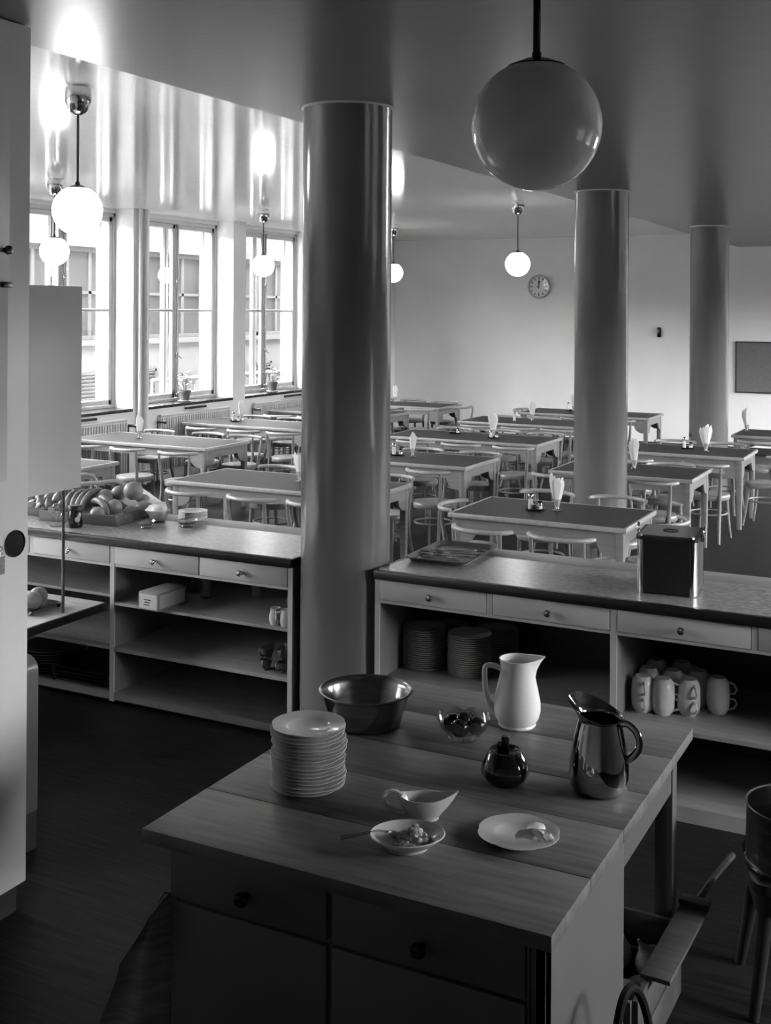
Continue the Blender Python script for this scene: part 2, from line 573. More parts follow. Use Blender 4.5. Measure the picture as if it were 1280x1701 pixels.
# ------------------------------------------------------------------ pendant lamps
def lamp(x, y, zc, drop, dia, gm, label, name='pendant_lamp', cup=.075, dark='chrome'):
    e = empty(name, (x, y, zc), label=label, cat='lamp', group=None)
    r = dia / 2
    MB().lathe([(0, -.17), (.018, -.168), (.05, -.15), (cup, -.09), (cup, -.035), (cup - .004, -.012), (cup - .02, -.008), (cup - .02, 0), (0, 0)], 28).build('ceiling_cup', dark, e)
    zt = -drop + r
    MB().tube([(0, 0, -.16), (0, 0, zt + .02)], .0075 if dark == 'chrome' else .011, 10).build('rod', 'darkmetal' if dark == 'chrome' else 'black', e)
    MB().lathe([(0, zt + .022), (.013, zt + .022), (.014, zt + .006), (r * .2, zt + .002), (r * .44, zt - r * .085), (r * .45, zt - r * .11), (r * .40, zt - r * .12), (0, zt - r * .1)], 32).build('fitter', 'black' if dark != 'chrome' else 'darkmetal', e)
    n = 24
    prof = [(max(r * math.sin(PI * i / n), 0), -drop - r * math.cos(PI * i / n)) for i in range(n)]
    MB().lathe(prof, 48).build('globe', gm, e)
    return e


lamp(-4.588, 5.083, ZC, .715, .284, 'opal', 'lit white globe pendant lamp nearest the cupboard, largest of the lit ones')
lamp(-8.073, 8.62, ZC, .715, .284, 'opal', 'lit white globe pendant lamp before the nearest window, behind the larger lit globe')
lamp(-8.10, 12.41, ZC, .715, .284, 'opal', 'lit white globe pendant lamp hanging before the farthest visible window')
lamp(-4.685, 12.52, ZC, .735, .284, 'opal', 'lit white globe pendant lamp hanging left of the wall clock')
lamp(-7.72, 15.37, ZC, .715, .284, 'opal', 'lit white globe pendant lamp half hidden by the nearest column')
lamp(-1.085, 3.04, ZS, ZS - 2.767, .3635, 'opaldark', 'large unlit glass globe lamp on a black rod above the kitchen table', dark='black')

# ------------------------------------------------------------------ back wall
c = empty('wall_clock', (-6.70, YB, 2.682), label='round white wall clock on the back wall', cat='clock')
RM = Matrix.Rotation(PI / 2, 4, 'X')
MB().lathe([(.20, 0), (.205, .05), (.195, .075), (.178, .07), (.174, .055), (.174, .02)], 48, mtx=RM).build('case', 'clockrim', c)
MB().lathe([(.178, .0), (.178, .045)], 48, mtx=RM).build('face', 'clockface', c)
for h in range(12):
    a = h * PI / 6
    L = .04 if h % 3 else .05
    MB().box((-.007, -.05, .165 - L), (.007, -.046, .165), mtx=Matrix.Rotation(a, 4, 'Y')).build('hour_mark', 'ink', c)
for nm, a, pts in (('minute_hand', .05, [(-.007, -.04), (.007, -.04), (.006, .06), (.021, .085), (0, .112), (-.021, .085), (-.006, .06)]), ('hour_hand', .02, [(-.010, -.03), (.010, -.03), (.010, .05), (.016, .06), (0, .085), (-.016, .06), (-.010, .05)])):
    MB().prism(pts, -.056 - (.004 if nm[0] == 'm' else 0), -.052 - (.004 if nm[0] == 'm' else 0), 'xzy', mtx=Matrix.Rotation(a, 4, 'Y')).build(nm, 'ink', c)
MB().lathe([(.016, .05), (.016, .066), (0, .068)], 16, mtx=RM).build('hub', 'ink', c)
MB().box((-.045, -.0525, -.006), (.0, -.051, .006)).build('counterweight', 'ink', c)
MB().lathe([(.174, .056), (.12, .074), (.06, .084), (0, .087)], 40, mtx=RM).build('cover_glass', 'pane', c)
s = empty('wall_switch', (-4.615, YB, 1.917), label='small black switch box on the back wall between two columns', cat='switch')
MB().box((-.033, -.05, -.082), (.033, 0, .082), .012).build('casing', 'black', s)
MB().box((-.012, -.062, -.02), (.012, -.05, .02), .004).build('toggle', 'darkmetal', s)
nb = empty('notice_board', (-2.93, YB, 1.38), label='blank grey notice board in a thin dark frame on the back wall', cat='board')
MB().box((-.44, -.03, -.39), (.44, -.005, .39)).build('panel', 'board', nb)
f = MB()
f.box((-.46, -.04, -.41), (-.44, 0, .41)).box((.44, -.04, -.41), (.46, 0, .41)).box((-.46, -.04, .39), (.46, 0, .41)).box((-.46, -.04, -.41), (.46, 0, -.39))
f.build('frame', 'skirting', nb)


# ------------------------------------------------------------------ dining tables
def make_table(L, W, lino):
    root = empty('dining_table')
    H = .75
    a, b = L / 2, W / 2
    rim = MB()
    t = .022
    rim.box((-a, -b, H - .035), (a, -b + t, H), .006).box((-a, b - t, H - .035), (a, b, H), .006)
    rim.box((-a, -b + t, H - .035), (-a + t, b - t, H), .004).box((a - t, -b + t, H - .035), (a, b - t, H), .004)
    rim.build('edge_band', 'birchlite', root)
    tag(MB().box((-a + t, -b + t, H - .033), (a - t, b - t, H - .002)).build('tabletop', lino, root), 'linoleum covered tabletop')

    def apron(Lx):
        h0, h1 = .085, .19
        top, q = H - .035, Lx / 2
        p = [(-q, top), (-q, top - h1)]
        for i in range(7):
            u = i / 6
            p.append((-q + .005 + .13 * math.sin(u * PI / 2), top - h1 + (h1 - h0) * (1 - math.cos(u * PI / 2))))
        p += [(-x, z) for x, z in reversed(p[2:])] + [(q, top - h1), (q, top)]
        return p
    ins = .03
    lw = .062
    for s in (-1, 1):
        y = s * (b - ins - .012)
        MB().prism(apron(L - 2 * ins - 2 * lw + .02), y - .011, y + .011, 'xzy').build('apron', 'birch', root)
        x = s * (a - ins - .012)
        MB().prism(apron(W - 2 * ins - 2 * lw + .02), x - .011, x + .011, 'yzx').build('apron', 'birch', root)
    for sx in (-1, 1):
        for sy in (-1, 1):
            cx, cy = sx * (a - ins - lw / 2 + .005), sy * (b - ins - lw / 2 + .005)
            l = MB()
            prof = [(.036, H - .036), (.036, .55), (.033, .35), (.026, 0)]
            vs, fs = [], []
            n = 12
            for r, z in prof:
                for k in range(n):
                    q = 2 * PI * k / n + PI / n
                    m_ = max(abs(math.cos(q)), abs(math.sin(q)))
                    rr = r * (.55 + .45 / m_) * .92
                    vs.append((cx + rr * math.cos(q), cy + rr * math.sin(q), z))
            for i in range(len(prof) - 1):
                for k in range(n):
                    fs.append((i * n + k, i * n + (k + 1) % n, (i + 1) * n + (k + 1) % n, (i + 1) * n + k))
            fs += [tuple(range(n)), tuple(range(3 * n, 4 * n))]
            l.add(vs, fs).build('leg', 'birch', root)
    return root


TBL = {
    'T1': (-2.80, 8.265, 's', 'dark table behind the black canister'),
    'T13': (-2.90, 10.83, 's', 'dark table crossed by the middle column'),
    'T14': (-2.77, 12.68, 's', 'dark table right of the middle column'),
    'T15': (-1.965, 14.93, 's', 'farthest dark table at the right edge'),
    'T2': (-5.305, 8.57, 'l', 'table right behind the left counter'),
    'T3': (-5.30, 10.61, 'l', 'table left of the dark front table'),
    'T11': (-5.33, 12.73, 'l', 'table bearing two condiment trays'),
    'T9': (-5.28, 14.88, 'l', 'table straight below the clock'),
    'T10': (-5.05, 16.60, 'l', 'farthest table beside the middle column'),
    'T5': (-8.44, 8.44, 'l', 'table half hidden by the hanging panel'),
    'T4': (-8.34, 10.60, 'l', 'window table with one napkin glass only'),
    'T6': (-8.37, 12.80, 'l', 'window table by the middle radiator'),
    'T7': (-8.41, 14.98, 'l', 'window table by the farthest radiator'),
    'T8': (-8.31, 16.64, 'l', 'farthest table against the back wall'),
}
ts, tl = [], []
proto_s, proto_l = make_table(1.35, .86, 'lino'), make_table(1.96, .88, 'lino')
for k, (x, y, kind, ph) in TBL.items():
    place(proto_s if kind == 's' else proto_l, ts if kind == 's' else tl, (x, y, 0),
          label='wooden dining ' + ph, cat='table', group='linoleum topped dining tables')


# ------------------------------------------------------------------ bentwood chairs
def rail_pts():
    P = []
    for i in range(15):
        u = -1 + 2 * i / 14
        P.append((.232 * math.sin(u * 1.42) / math.sin(1.42), -.245 + .15 * (1 - math.cos(u * 1.42)) / (1 - math.cos(1.42)), .752))
    return P


def make_chair(arms=False):
    root = empty('dining_chair' if not arms else 'bentwood_armchair')
    MB().lathe([(.165, .405), (.196, .405), (.203, .42), (.203, .445), (.196, .455), (.175, .455)], 36).build('seat_ring', 'birch', root)
    MB().lathe([(0, .440), (.16, .44), (.185, .452), (.18, .458), (.10, .462), (0, .463)], 32).build('seat', 'seat', root)
    if not arms:
        MB().tube(rail_pts(), [.013] + [.017] * 13 + [.013], 10, up=(0, 0, 1), flat=.95).build('top_rail', 'birchlite', root)
    else:
        P = []
        for i in range(13):
            a_ = PI + PI * i / 12
            P.append((.27 * math.cos(a_), -.05 + .24 * math.sin(a_), .72))
        P = [(-.27, .25, .42), (-.27, .255, .54), (-.27, .24, .64), (-.27, .20, .70), (-.27, .13, .72)] + P + [(.27, .13, .72), (.27, .20, .70), (.27, .24, .64), (.27, .255, .54), (.27, .25, .42)]
        MB().tube(P, .018, 10).build('arm_hoop', 'birchlite', root)
    for s in (-1, 1):
        P = [(s * .185, -.185, .745), (s * .182, -.178, .66), (s * .172, -.160, .55), (s * .163, -.150, .45), (s * .163, -.155, .32), (s * .172, -.185, .16), (s * .190, -.235, 0)]
        MB().tube(P, [.013, .0145, .017, .0185, .018, .016, .0125], 10).build('rear_leg', 'birch', root)
        P = [(s * .135, .125, .43), (s * .140, .132, .30), (s * .150, .148, .15), (s * .163, .172, 0)]
        MB().tube(P, [.019, .018, .015, .011], 10).build('front_leg', 'birch', root)
    MB().tube([(x, y, .265) for x, y in arc(0, -.012, .178, 0, 2 * PI * 23 / 24, 23)], .0095, 8, closed=True).build('ring_stretcher', 'birch', root)
    return root


chairs = []
proto_c = make_chair()


def chair(x, y, deg, label):
    place(proto_c, chairs, (x, y, 0), math.radians(deg), label=label, cat='chair', group='round seated bentwood chairs at the tables')


OD = ['leftmost', 'middle', 'rightmost']


def near(k, xs, dy=0, rot=None):
    x, y, kind, ph = TBL[k]
    edge = y - (.43 if kind == 's' else .44)
    for i, xx in enumerate(xs):
        if xx is None: continue
        nm = OD[i] if len(xs) == 3 else ['left', 'right'][i]
        chair(xx, edge - .29 + dy + random.uniform(-.015, .015), (rot[i] if rot else random.uniform(-4, 3)), '%s bentwood chair on the near side of the %s' % (nm, ph))


def far(k, xs, dy=0):
    x, y, kind, ph = TBL[k]
    edge = y + (.43 if kind == 's' else .44)
    for i, xx in enumerate(xs):
        if xx is None: continue
        nm = OD[i] if len(xs) == 3 else ['left', 'right'][i]
        chair(xx, edge + .10 + dy + random.uniform(-.03, .03), 180 + random.uniform(-5, 5), '%s bentwood chair on the far side of the %s' % (nm, ph))


near('T1', [-2.983, -2.43], -.08, [-9, -2])
far('T1', [-3.12, -2.52], .12)
chair(-3.42, 8.17, -84, 'bentwood chair drawn up to the left end of the dark table behind the black canister')
chair(-2.05, 8.28, 82, 'bentwood chair drawn up to the right end of the dark table behind the black canister')
near('T13', [-3.40, -2.52], .14)
far('T13', [-3.2, -2.62], -.18)
near('T14', [-3.1, -2.33], -.30, [0, -9])
far('T14', [-3.05, -2.5], .05)
chair(-1.96, 12.68, 80, 'bentwood chair at the right end of the dark table right of the middle column')
near('T15', [-2.20, -1.72], -.29)
near('T2', [-5.72, -5.11, -4.55], -.03, [-9, -4, -2])
far('T2', [-5.85, -5.2, -4.65])
near('T3', [-5.75, -5.16, -4.517], 0, [-2, -3, -8])
far('T3', [-5.9, -5.25, -4.6], -.05)
near('T11', [-5.687, -5.114, -4.495], .0)
far('T11', [-5.85, -5.2, -4.62])
near('T9', [-5.75, -5.19, -4.66], -.11)
far('T9', [-5.9, -5.3, -4.65], -.26)
near('T10', [-5.45, -4.95, -4.35], -.15)
chair(-5.97, 16.52, -88, 'bentwood chair drawn up to the left end of the farthest table beside the middle column')
near('T5', [-9.0, -8.4, -7.8])
near('T4', [-8.68, -8.05, -7.40], -.03, [4, -4, 5])
far('T4', [-8.85, -8.15, -7.6], .03)
near('T6', [-8.665, -8.03, -7.467], -.08)
far('T6', [-8.9, -8.3, -7.65])
near('T7', [-8.75, -8.2, -7.7], -.32)
near('T8', [-8.6, -8.05, -7.47], -.05)
far('T8', [-8.9, -8.3, -7.7])
chair(-7.20, 16.55, 78, 'bentwood chair at the right end of the farthest table against the back wall')
arm = []
proto_a = make_chair(True)
place(proto_a, arm, (-7.08, 7.98, 0), math.radians(-22), label='bentwood armchair with hooped arms, left one of two behind the fruit crates', cat='chair')
place(proto_a, arm, (-6.14, 7.36, 0), math.radians(-38), label='bentwood armchair with hooped arms, right one of two behind the fruit crates', cat='chair')

# ------------------------------------------------------------------ things on the dining tables
ngl, nnp = [], []
g = empty('napkin_glass')
MB().lathe([(0, 0), (.034, 0), (.036, .004), (.014, .012), (.012, .02), (.020, .03), (.027, .055), (.031, .088), (.0285, .088), (.024, .055), (.017, .034), (0, .024)], 24).build('bowl', 'glass', g)
MB().lathe([(0, .0005), (.035, .0005), (.0365, .006), (.016, .014), (0, .016)], 24).build('foot', 'glass', g)


def make_napkin():
    m_ = MB()
    # folded sheet: a pointed fan, thin, slightly creased
    pts = [(-.006, 0), (.006, 0), (.012, .07), (.024, .15), (.031, .20), (.022, .232), (.012, .228), (.004, .262), (-.010, .255), (-.024, .215), (-.022, .16), (-.012, .07)]
    n = len(pts)
    vs = []
    for d in (-.0012, .0012):
        for x, z in pts:
            vs.append((x, d + .5 * x * (1 if x > 0 else -.8) - .015 * math.sin(z * 11), z))
    fs = [tuple(range(n)), tuple(range(2 * n - 1, n - 1, -1))] + [(i, i + n, (i + 1) % n + n, (i + 1) % n) for i in range(n)]
    return m_.add(vs, fs).build('paper_napkin', 'napkin')


np_proto = make_napkin()
TABW = {k: v[3] for k, v in TBL.items()}
for k, (x, y), sc, tl_, n in [('T1', (-2.784, 8.314), 1.0, .16, 5), ('T2', (-5.235, 8.62), 1.0, .2, 3), ('T3', (-5.11, 10.635), .95, .04, 3), ('T4', (-8.609, 10.592), 1.0, .12, 4), ('T6', (-8.842, 13.02), 1.0, .12, 4),
                              ('T8', (-8.42, 16.854), 1.0, .12, 4), ('T9', (-5.37, 14.963), 1.0, .13, 4), ('T11', (-5.09, 12.81), 1.1, .15, 5), ('T13', (-2.875, 10.874), 1.05, .14, 4), ('T14', (-2.558, 12.623), 1.05, .22, 5),
                              ('T15', (-2.532, 14.992), 1.1, .15, 4), ('T10', (-5.315, 16.633), 1.0, .12, 3)]:
    place(g, ngl, (x, y, .75), label='footed glass holding paper napkins on the ' + TABW[k], cat='glass', group='napkin glasses on the dining tables')
    for i in range(n):
        t_ = (i - (n - 1) / 2) / max(1, (n - 1) / 2)
        a_ = YAW + t_ * .5 + .25 * math.sin(i * 2.4)
        o = place(np_proto, nnp, (x + .009 * t_, y + .006 * (i % 2), .768), a_, ry=t_ * tl_, rx=.05 * ((i % 3) - 1),
                  label='white paper napkins standing in the glass on the ' + TABW[k], cat='napkin', group='paper napkins on the ' + TABW[k])
        o.scale = (sc * random.uniform(.9, 1.15), 1, sc * random.uniform(.86, 1.04))

tr = empty('condiment_tray')
MB().lathe([(0, 0), (.062, 0), (.070, .006), (.075, .015), (.072, .015), (.064, .007), (0, .004)], 32).build('dish', 'black', tr)
sh = empty('salt_shaker')
MB().lathe([(0, 0), (.019, 0), (.021, .004), (.018, .03), (.0165, .075), (.0155, .082), (0, .082)], 16).build('jar', 'glass', sh)
MB().lathe([(0, .003), (.017, .003), (.0155, .03), (.0145, .066), (0, .066)], 16).build('salt', 'saltm', sh)
MB().lathe([(.016, .08), (.019, .082), (.0185, .098), (.012, .106), (0, .107)], 16).build('cap', 'steel', sh)
pe = empty('pepper_pot')
MB().lathe([(0, 0), (.024, 0), (.025, .006), (.020, .03), (.013, .05), (0, .05)], 16).build('jar', 'glass', pe)
MB().lathe([(0, .002), (.021, .002), (.0185, .022), (0, .024)], 16).build('pepper', 'saltm', pe)
MB().lathe([(.012, .05), (.015, .052), (.015, .064), (0, .07)], 16).build('cap', 'black', pe)
u1, u2, u3 = [], [], []
SPOT = {'T1': (-2.94, 8.257), 'T3': (-5.315, 10.69), 'T6': (-8.802, 12.831), 'T14': (-2.795, 12.798), 'T10': (-5.427, 16.806), 'T11': (-5.04, 12.70), 'T11b': (-5.642, 12.93)}
for k, (x, y) in SPOT.items():
    ph = TABW[k[:3]] if k != 'T11b' else TABW['T11']
    extra = ' by the napkins' if k == 'T11' else (' at its left' if k == 'T11b' else '')
    place(tr, u1, (x, y, .75), label='round black condiment tray on the ' + ph + extra, cat='tray', group='condiment trays')
    if k != 'T11b':
        o = place(sh, u2, (x - .030, y - .012, .7545), label='glass salt shaker with metal cap on the ' + ph, cat='shaker', group='salt shakers')
        o.scale = (1.15, 1.15, 1.15 if k != 'T11' else .8)
    place(pe, u3, (x + .034, y + .014, .7545), label='squat little pepper pot on the ' + ph + extra, cat='shaker', group='pepper pots')
mu = MB().lathe([(0, 0), (.016, 0), (.018, .02), (.014, .034), (.016, .04), (0, .044)], 16).build('mustard_pot', 'glaze', loc=(-2.934, 8.225, .7545))
tag(mu, 'tiny dark mustard pot on the black tray before the black canister', 'pot')
o = place(sh, u2, (-5.585, 14.836, .75), label='single shaker with dark cap on the table straight below the clock', cat='shaker', group='salt shakers')
o = empty('condiment_spoon', (-2.775, 12.83, .757), label='small spoon standing upright among shakers behind the middle column', cat='spoon')
MB().tube([(0, 0, 0), (.003, 0, .12)], .003, 6).build('stem', 'chrome', o)
MB().ball((.004, 0, .145), (.018, .006, .026), 12).build('bowl', 'darkmetal', o)

# potted plants
def plant(y, z, seed, dense, label):
    rnd = random.Random(seed)
    e = empty('potted_plant', (-9.62, y, z), label=label, cat='plant')
    MB().lathe([(0, .012), (.056, .012), (.080, .125), (.088, .127), (.09, .155), (.078, .155), (.074, .135), (0, .13)], 28).build('pot', 'terra', e)
    MB().lathe([(0, .132), (.075, .134), (.0, .14)], 20).build('soil', 'soil', e)
    MB().lathe([(0, 0), (.07, 0), (.095, .014), (.092, .018), (.066, .008), (0, .008)], 28).build('saucer', 'china', e)
    st, lf = MB(), []
    for k in range(dense):
        a_ = rnd.uniform(0, 2 * PI)
        sp = rnd.uniform(.02, .15)
        h_ = rnd.uniform(.22, .40)
        tip = Vector((sp * math.cos(a_), sp * math.sin(a_), h_))
        st.tube([(0.3 * tip.x * .3, .3 * tip.y * .3, .13), (tip.x * .5, tip.y * .5, .13 + (h_ - .13) * .6), tip], [.005, .004, .002], 5)
        for q in range(4):
            c_ = tip + Vector((rnd.uniform(-.05, .05), rnd.uniform(-.05, .05), rnd.uniform(-.09, .03)))
            lf.append((c_, rnd.uniform(.018, .034), rnd.uniform(0, PI), rnd.uniform(-.7, .7)))
    st.build('stems', 'leaf', e)
    for c_, r_, a_, tl_ in lf:
        mt = Matrix.Translation(c_) @ Matrix.Rotation(a_, 4, 'Z') @ Matrix.Rotation(tl_, 4, 'X')
        MB().lathe([(0, 0), (r_, .004), (r_ * .96, .007), (0, .003)], 7, mtx=mt, wob=lambda a, r, zz: 1 + .25 * math.sin(3 * a)).build('leaf', 'leaf', e)


plant(12.80, .985, 3, 9, 'leafy potted plant in clay pot on the middle window sill')
plant(15.01, .985, 5, 11, 'taller spindly potted plant in clay pot on the farthest window sill')

# ------------------------------------------------------------------ serving counters
CF, CT, CB, YBK = 5.12, .95, .905, 5.884     # front plane, top, underside of worktop, back


def knob(parent, x, z, y=CF, m_='chrome', r=.016):
    MB().lathe([(.007, 0), (.008, .016), (r, .024), (r * 1.1, .032), (r * .8, .041), (0, .044)], 18, mtx=Matrix.Translation((x, y, z)) @ Matrix.Rotation(PI / 2, 4, 'X')).build('knob', m_, parent)


def drawer(root, x0, x1, z0=.803, z1=.903):
    d = MB().box((x0 + .003, CF - .004, z0), (x1 - .003, CF + .018, z1), .003).box((x0 + .02, CF + .018, z0 + .01), (x1 - .02, CF + .45, z0 + .06)).build('drawer', 'cabinet', root)
    knob(d, (x0 + x1) / 2, z0 + .047, CF - .004)


# left counter: x -6.6 .. -3.15
lc = empty('serving_counter', (0, 0, 0), label='left open shelved serving counter with drawers, beside the nearest column', cat='counter')
X0, X1 = -6.6, -3.15
MB().box((X0, CF - .02, CB), (X1, CF + .012, CT), .004).box((X1 - .02, CF, CB), (X1, YBK, CT)).build('worktop_edge', 'edge', lc)
MB().box((X0, CF + .012, CB), (X1 - .02, 5.69, CT)).build('worktop', 'ctop', lc)
MB().box((X0, 5.69, CB), (X1, YBK, CT + .0008), .002).build('back_strip', 'rail', lc)
for x0, x1 in ((-3.178, -3.15), (-4.364, -4.335), (-4.975, -4.95), (-6.6, -6.57)):
    zb = .80 if x0 == -4.975 else .02
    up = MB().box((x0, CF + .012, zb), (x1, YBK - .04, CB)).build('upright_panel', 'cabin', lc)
    MB().box((x0, CF, zb), (x1, CF + .012, CB)).build('front_edge', 'cabinet', up)
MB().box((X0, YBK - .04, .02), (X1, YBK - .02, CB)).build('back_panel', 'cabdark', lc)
MB().box((X0, CF + .005, .785), (X1 - .028, CF + .03, .80)).build('drawer_rail', 'cabinet', lc)
for zt, th in ((.584, .016), (.327, .022)):
    MB().box((-4.335, CF + .003, zt - th), (-3.178, YBK - .04, zt)).build('shelf', 'shelf', lc)
MB().box((-6.57, CF + .003, .311), (-4.364, YBK - .04, .329)).build('shelf', 'shelf', lc)
MB().box((-6.57, CF + .14, .566), (-4.364, YBK - .04, .583)).build('shelf', 'shelf', lc)
MB().box((-4.335, CF + .003, .03), (-3.178, YBK - .04, .069)).build('shelf', 'shelf', lc)
MB().box((-6.57, CF + .003, .03), (-4.364, YBK - .04, .069)).build('shelf', 'shelf', lc)
MB().box((X0, CF + .06, 0), (X1, CF + .08, .03)).build('plinth', 'edge', lc)
drawer(lc, -4.335, -3.745)
drawer(lc, -3.743, -3.178)
drawer(lc, -4.95, -4.364)
drawer(lc, -5.6, -4.975)

# right counter: x -2.665 .. 1.2
rc = empty('serving_counter', (0, 0, 0), label='right serving counter with drawers and plate shelves, under the black canister', cat='counter')
X0, X1 = -2.665, 1.3
MB().box((X0, CF - .02, CB), (X1, CF + .012, CT), .004).box((X0, CF, CB), (X0 + .025, YBK, CT)).build('worktop_edge', 'edge', rc)
MB().box((X0 + .025, CF + .012, CB), (X1, 5.69, CT)).build('worktop', 'ctop', rc)
MB().box((X0 + .025, 5.69, CB), (X1, YBK, CT + .0008), .002).build('back_strip', 'rail', rc)
for x0, x1, zb in ((-2.665, -2.64, 0), (-2.063, -2.035, .80), (-1.46, -1.43, 0), (-.84, -.815, .80), (-.24, -.21, 0), (1.27, 1.3, 0)):
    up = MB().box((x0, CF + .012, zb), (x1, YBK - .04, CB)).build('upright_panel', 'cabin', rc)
    MB().box((x0, CF, zb), (x1, CF + .012, CB)).build('front_edge', 'cabinet', up)
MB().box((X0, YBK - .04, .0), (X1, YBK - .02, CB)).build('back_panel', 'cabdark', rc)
MB().box((X0 + .025, CF + .005, .785), (X1, CF + .03, .80)).build('drawer_rail', 'cabinet', rc)
for x0, x1 in ((-2.64, -1.46), (-1.43, -.24), (-.21, 1.27)):
    MB().box((x0, CF + .003, .382), (x1, YBK - .04, .40)).build('shelf', 'shelf', rc)
    MB().box((x0, CF + .003, .0), (x1, YBK - .04, .069)).build('shelf', 'shelf', rc)
for x0, x1 in ((-2.64, -2.063), (-2.035, -1.46), (-1.43, -.84), (-.815, -.24), (-.21, .5)):
    drawer(rc, x0, x1)

# pass table with rods and hanging panel on the left
pt = empty('pass_table', (0, 0, 0), label='low pass table with dark edge meeting the left counter, behind the cupboard', cat='table')
MB().box((-6.2, 3.5, .545), (-4.38, 5.095, .583)).build('tabletop', 'passtop', pt)
MB().box((-4.38, 3.5, .54), (-4.36, 5.095, .584), .003).build('edge_band', 'edge', pt)
for x, y in ((-4.42, 3.55), (-6.15, 3.55), (-6.15, 5.05)):
    MB().box((x - .025, y - .025, 0), (x + .025, y + .025, .545)).build('leg', 'cabinet', pt)
hp = empty('wall_cabinet', (-4.45, 4.6, 1.25), label='plain grey hanging cabinet panel on thin metal rods beside the cupboard', cat='cabinet')
MB().box((-.12, -.35, .005), (.03, .34, 1.125), .004).build('body', 'cupboard', hp)
for y in (.21, -.3):
    MB().tube([(.022, y, -.667), (.022, y, .02)], .0085, 10).build('support_rod', 'darkmetal', hp)

# ------------------------------------------------------------------ tall cupboard at left
tc = empty('tall_cupboard', (-3.14, 3.225, 0), label='tall grey cupboard with round black recessed pull at left edge', cat='cupboard')
MB().box((-.6, -2.6, .11), (0, 0, ZS - .004), .006).build('body', 'cupboard', tc)
MB().box((-.6, -2.6, 0), (-.03, -.02, .11)).build('plinth', 'skirting', tc)
MB().box((-.0, -.75, 1.62), (.004, -.113, 3.23)).build('door_leaf', 'cupboard', tc)
MB().box((.004, -.75, 3.135 - .79), (.016, -.117, 3.135), .004).build('upper_door', 'cupboard', tc)
pl = MB().lathe([(0, .002), (.045, .002), (.047, .006), (.049, .006), (.05, .0)], 40, mtx=Matrix.Translation((0, -.07, 1.383)) @ Matrix.Rotation(PI / 2, 4, 'Y')).build('recessed_pull', 'black', tc)
MB().box((.004, -.15, 2.325), (.02, -.108, 2.345), .003).build('latch', 'darkmetal', tc)
MB().lathe([(.008, 0), (.009, .012), (.017, .02), (.016, .03), (0, .034)], 18, mtx=Matrix.Translation((.016, -.147, 2.46)) @ Matrix.Rotation(PI / 2, 4, 'Y')).build('knob', 'black', tc)
kt = empty('key_tag', (-3.132, 3.08, 1.33), label='dark hanging tag on a little chain at the left edge of the cupboard', cat='tag')
MB().box((0, -.02, -.045), (.006, .016, .02), .002).build('plate', 'cloth', kt)
for q in range(2):
    MB().tube([(.003, .008 * math.cos(a_) - .004, .03 + q * .016 + .011 * math.sin(a_)) for a_ in [2 * PI * i / 12 for i in range(12)]], .002, 6, closed=True).build('ring', 'steel', kt)
ap = empty('enamel_cabinet', (-3.66, 3.62, 0), label='rounded grey enamel cabinet side peeping out behind the tall cupboard', cat='cabinet')
P = [(-.3, .16), (.195, .16), (.195, .74)] + arc(.135, .74, .06, 0, PI / 2, 6) + [(-.3, .80)]
MB().prism(P, -.2, .0, 'xzy').build('body', 'appliance', ap)
MB().box((-.3, -.2, 0), (.19, -.0, .16)).build('plinth', 'skirting', ap)

# ------------------------------------------------------------------ things on the left counter
def crate(x, y, rz, L, W, H, label, ends='crate'):
    e = empty('fruit_crate', (x, y, CT), rz, label=label, cat='crate')
    a, b, t = L / 2, W / 2, .009
    for q in range(4):
        MB().box((-a, -b + q * W / 4 + .004, 0), (a, -b + (q + 1) * W / 4 - .004, .007)).build('bottom_slat', 'crate', e)
    for s in (-1, 1):
        MB().box((-a, s * b, .008), (a, s * (b - t), H), .0015).build('side_board', 'crate', e)
        MB().box((s * a, -b + t, .008), (s * (a - t), b - t, H), .0015).build('end_board', 'crate', e)
    for sx in (-1, 1):
        for sy in (-1, 1):
            MB().box((sx * (a - t), sy * (b - t), .008), (sx * (a - t - .02), sy * (b - t - .02), H + .008)).build('corner_post', 'crate', e)
    return e


crate(-4.835, 5.60, .10, .56, .52, .065, 'shallow wooden crate of oranges and bananas on the left counter')
crate(-5.36, 5.62, .04, .40, .42, .05, 'shallow wooden crate of small fruit, partly hidden by the rod')
orp, orl = MB().ball((0, 0, 0), (.05, .05, .047), 24).build('orange', 'orange'), []
ORL = ['orange at the front corner of the crate, lowest', 'orange beside the banana bunch, upper left of the heap', 'orange at the back between two oranges of the heap', 'largest orange on top of the heap', 'orange in the middle front of the heap', 'orange at the right end of the crate', 'small orange tucked low at the right front', 'orange half hidden behind the heap at right']
for i, (x, y, z, s) in enumerate([(-4.70, 5.40, .06, .95), (-4.80, 5.58, .13, 1.0), (-4.79, 5.70, .14, .95), (-4.66, 5.68, .165, 1.22), (-4.66, 5.50, .09, 1.0), (-4.57, 5.67, .065, 1.0), (-4.60, 5.58, .055, .8), (-4.68, 5.80, .08, 1.0)]):
    o = place(orp, orl, (x, y, CT + z), random.uniform(0, 6), label=ORL[i], cat='orange', group='oranges in the crate')
    o.scale = (s, s, s)


def make_banana():
    r = empty('banana')
    P, R = [], []
    for i in range(11):
        a_ = -1.0 + 2.0 * i / 10
        P.append((0, .135 * math.sin(a_), .135 * (math.cos(a_)) - .135))
        R.append(.0195 * max(.3, 1 - abs(a_) ** 4 * .75))
    MB().tube(P, R, 10).build('fruit', 'banana', r)
    MB().tube([P[-1], (0, P[-1][1] + .015, P[-1][2] - .016), (0, P[-1][1] + .026, P[-1][2] - .026)], [.008, .006, .007], 7).build('stem', 'fruitdark', r)
    return r


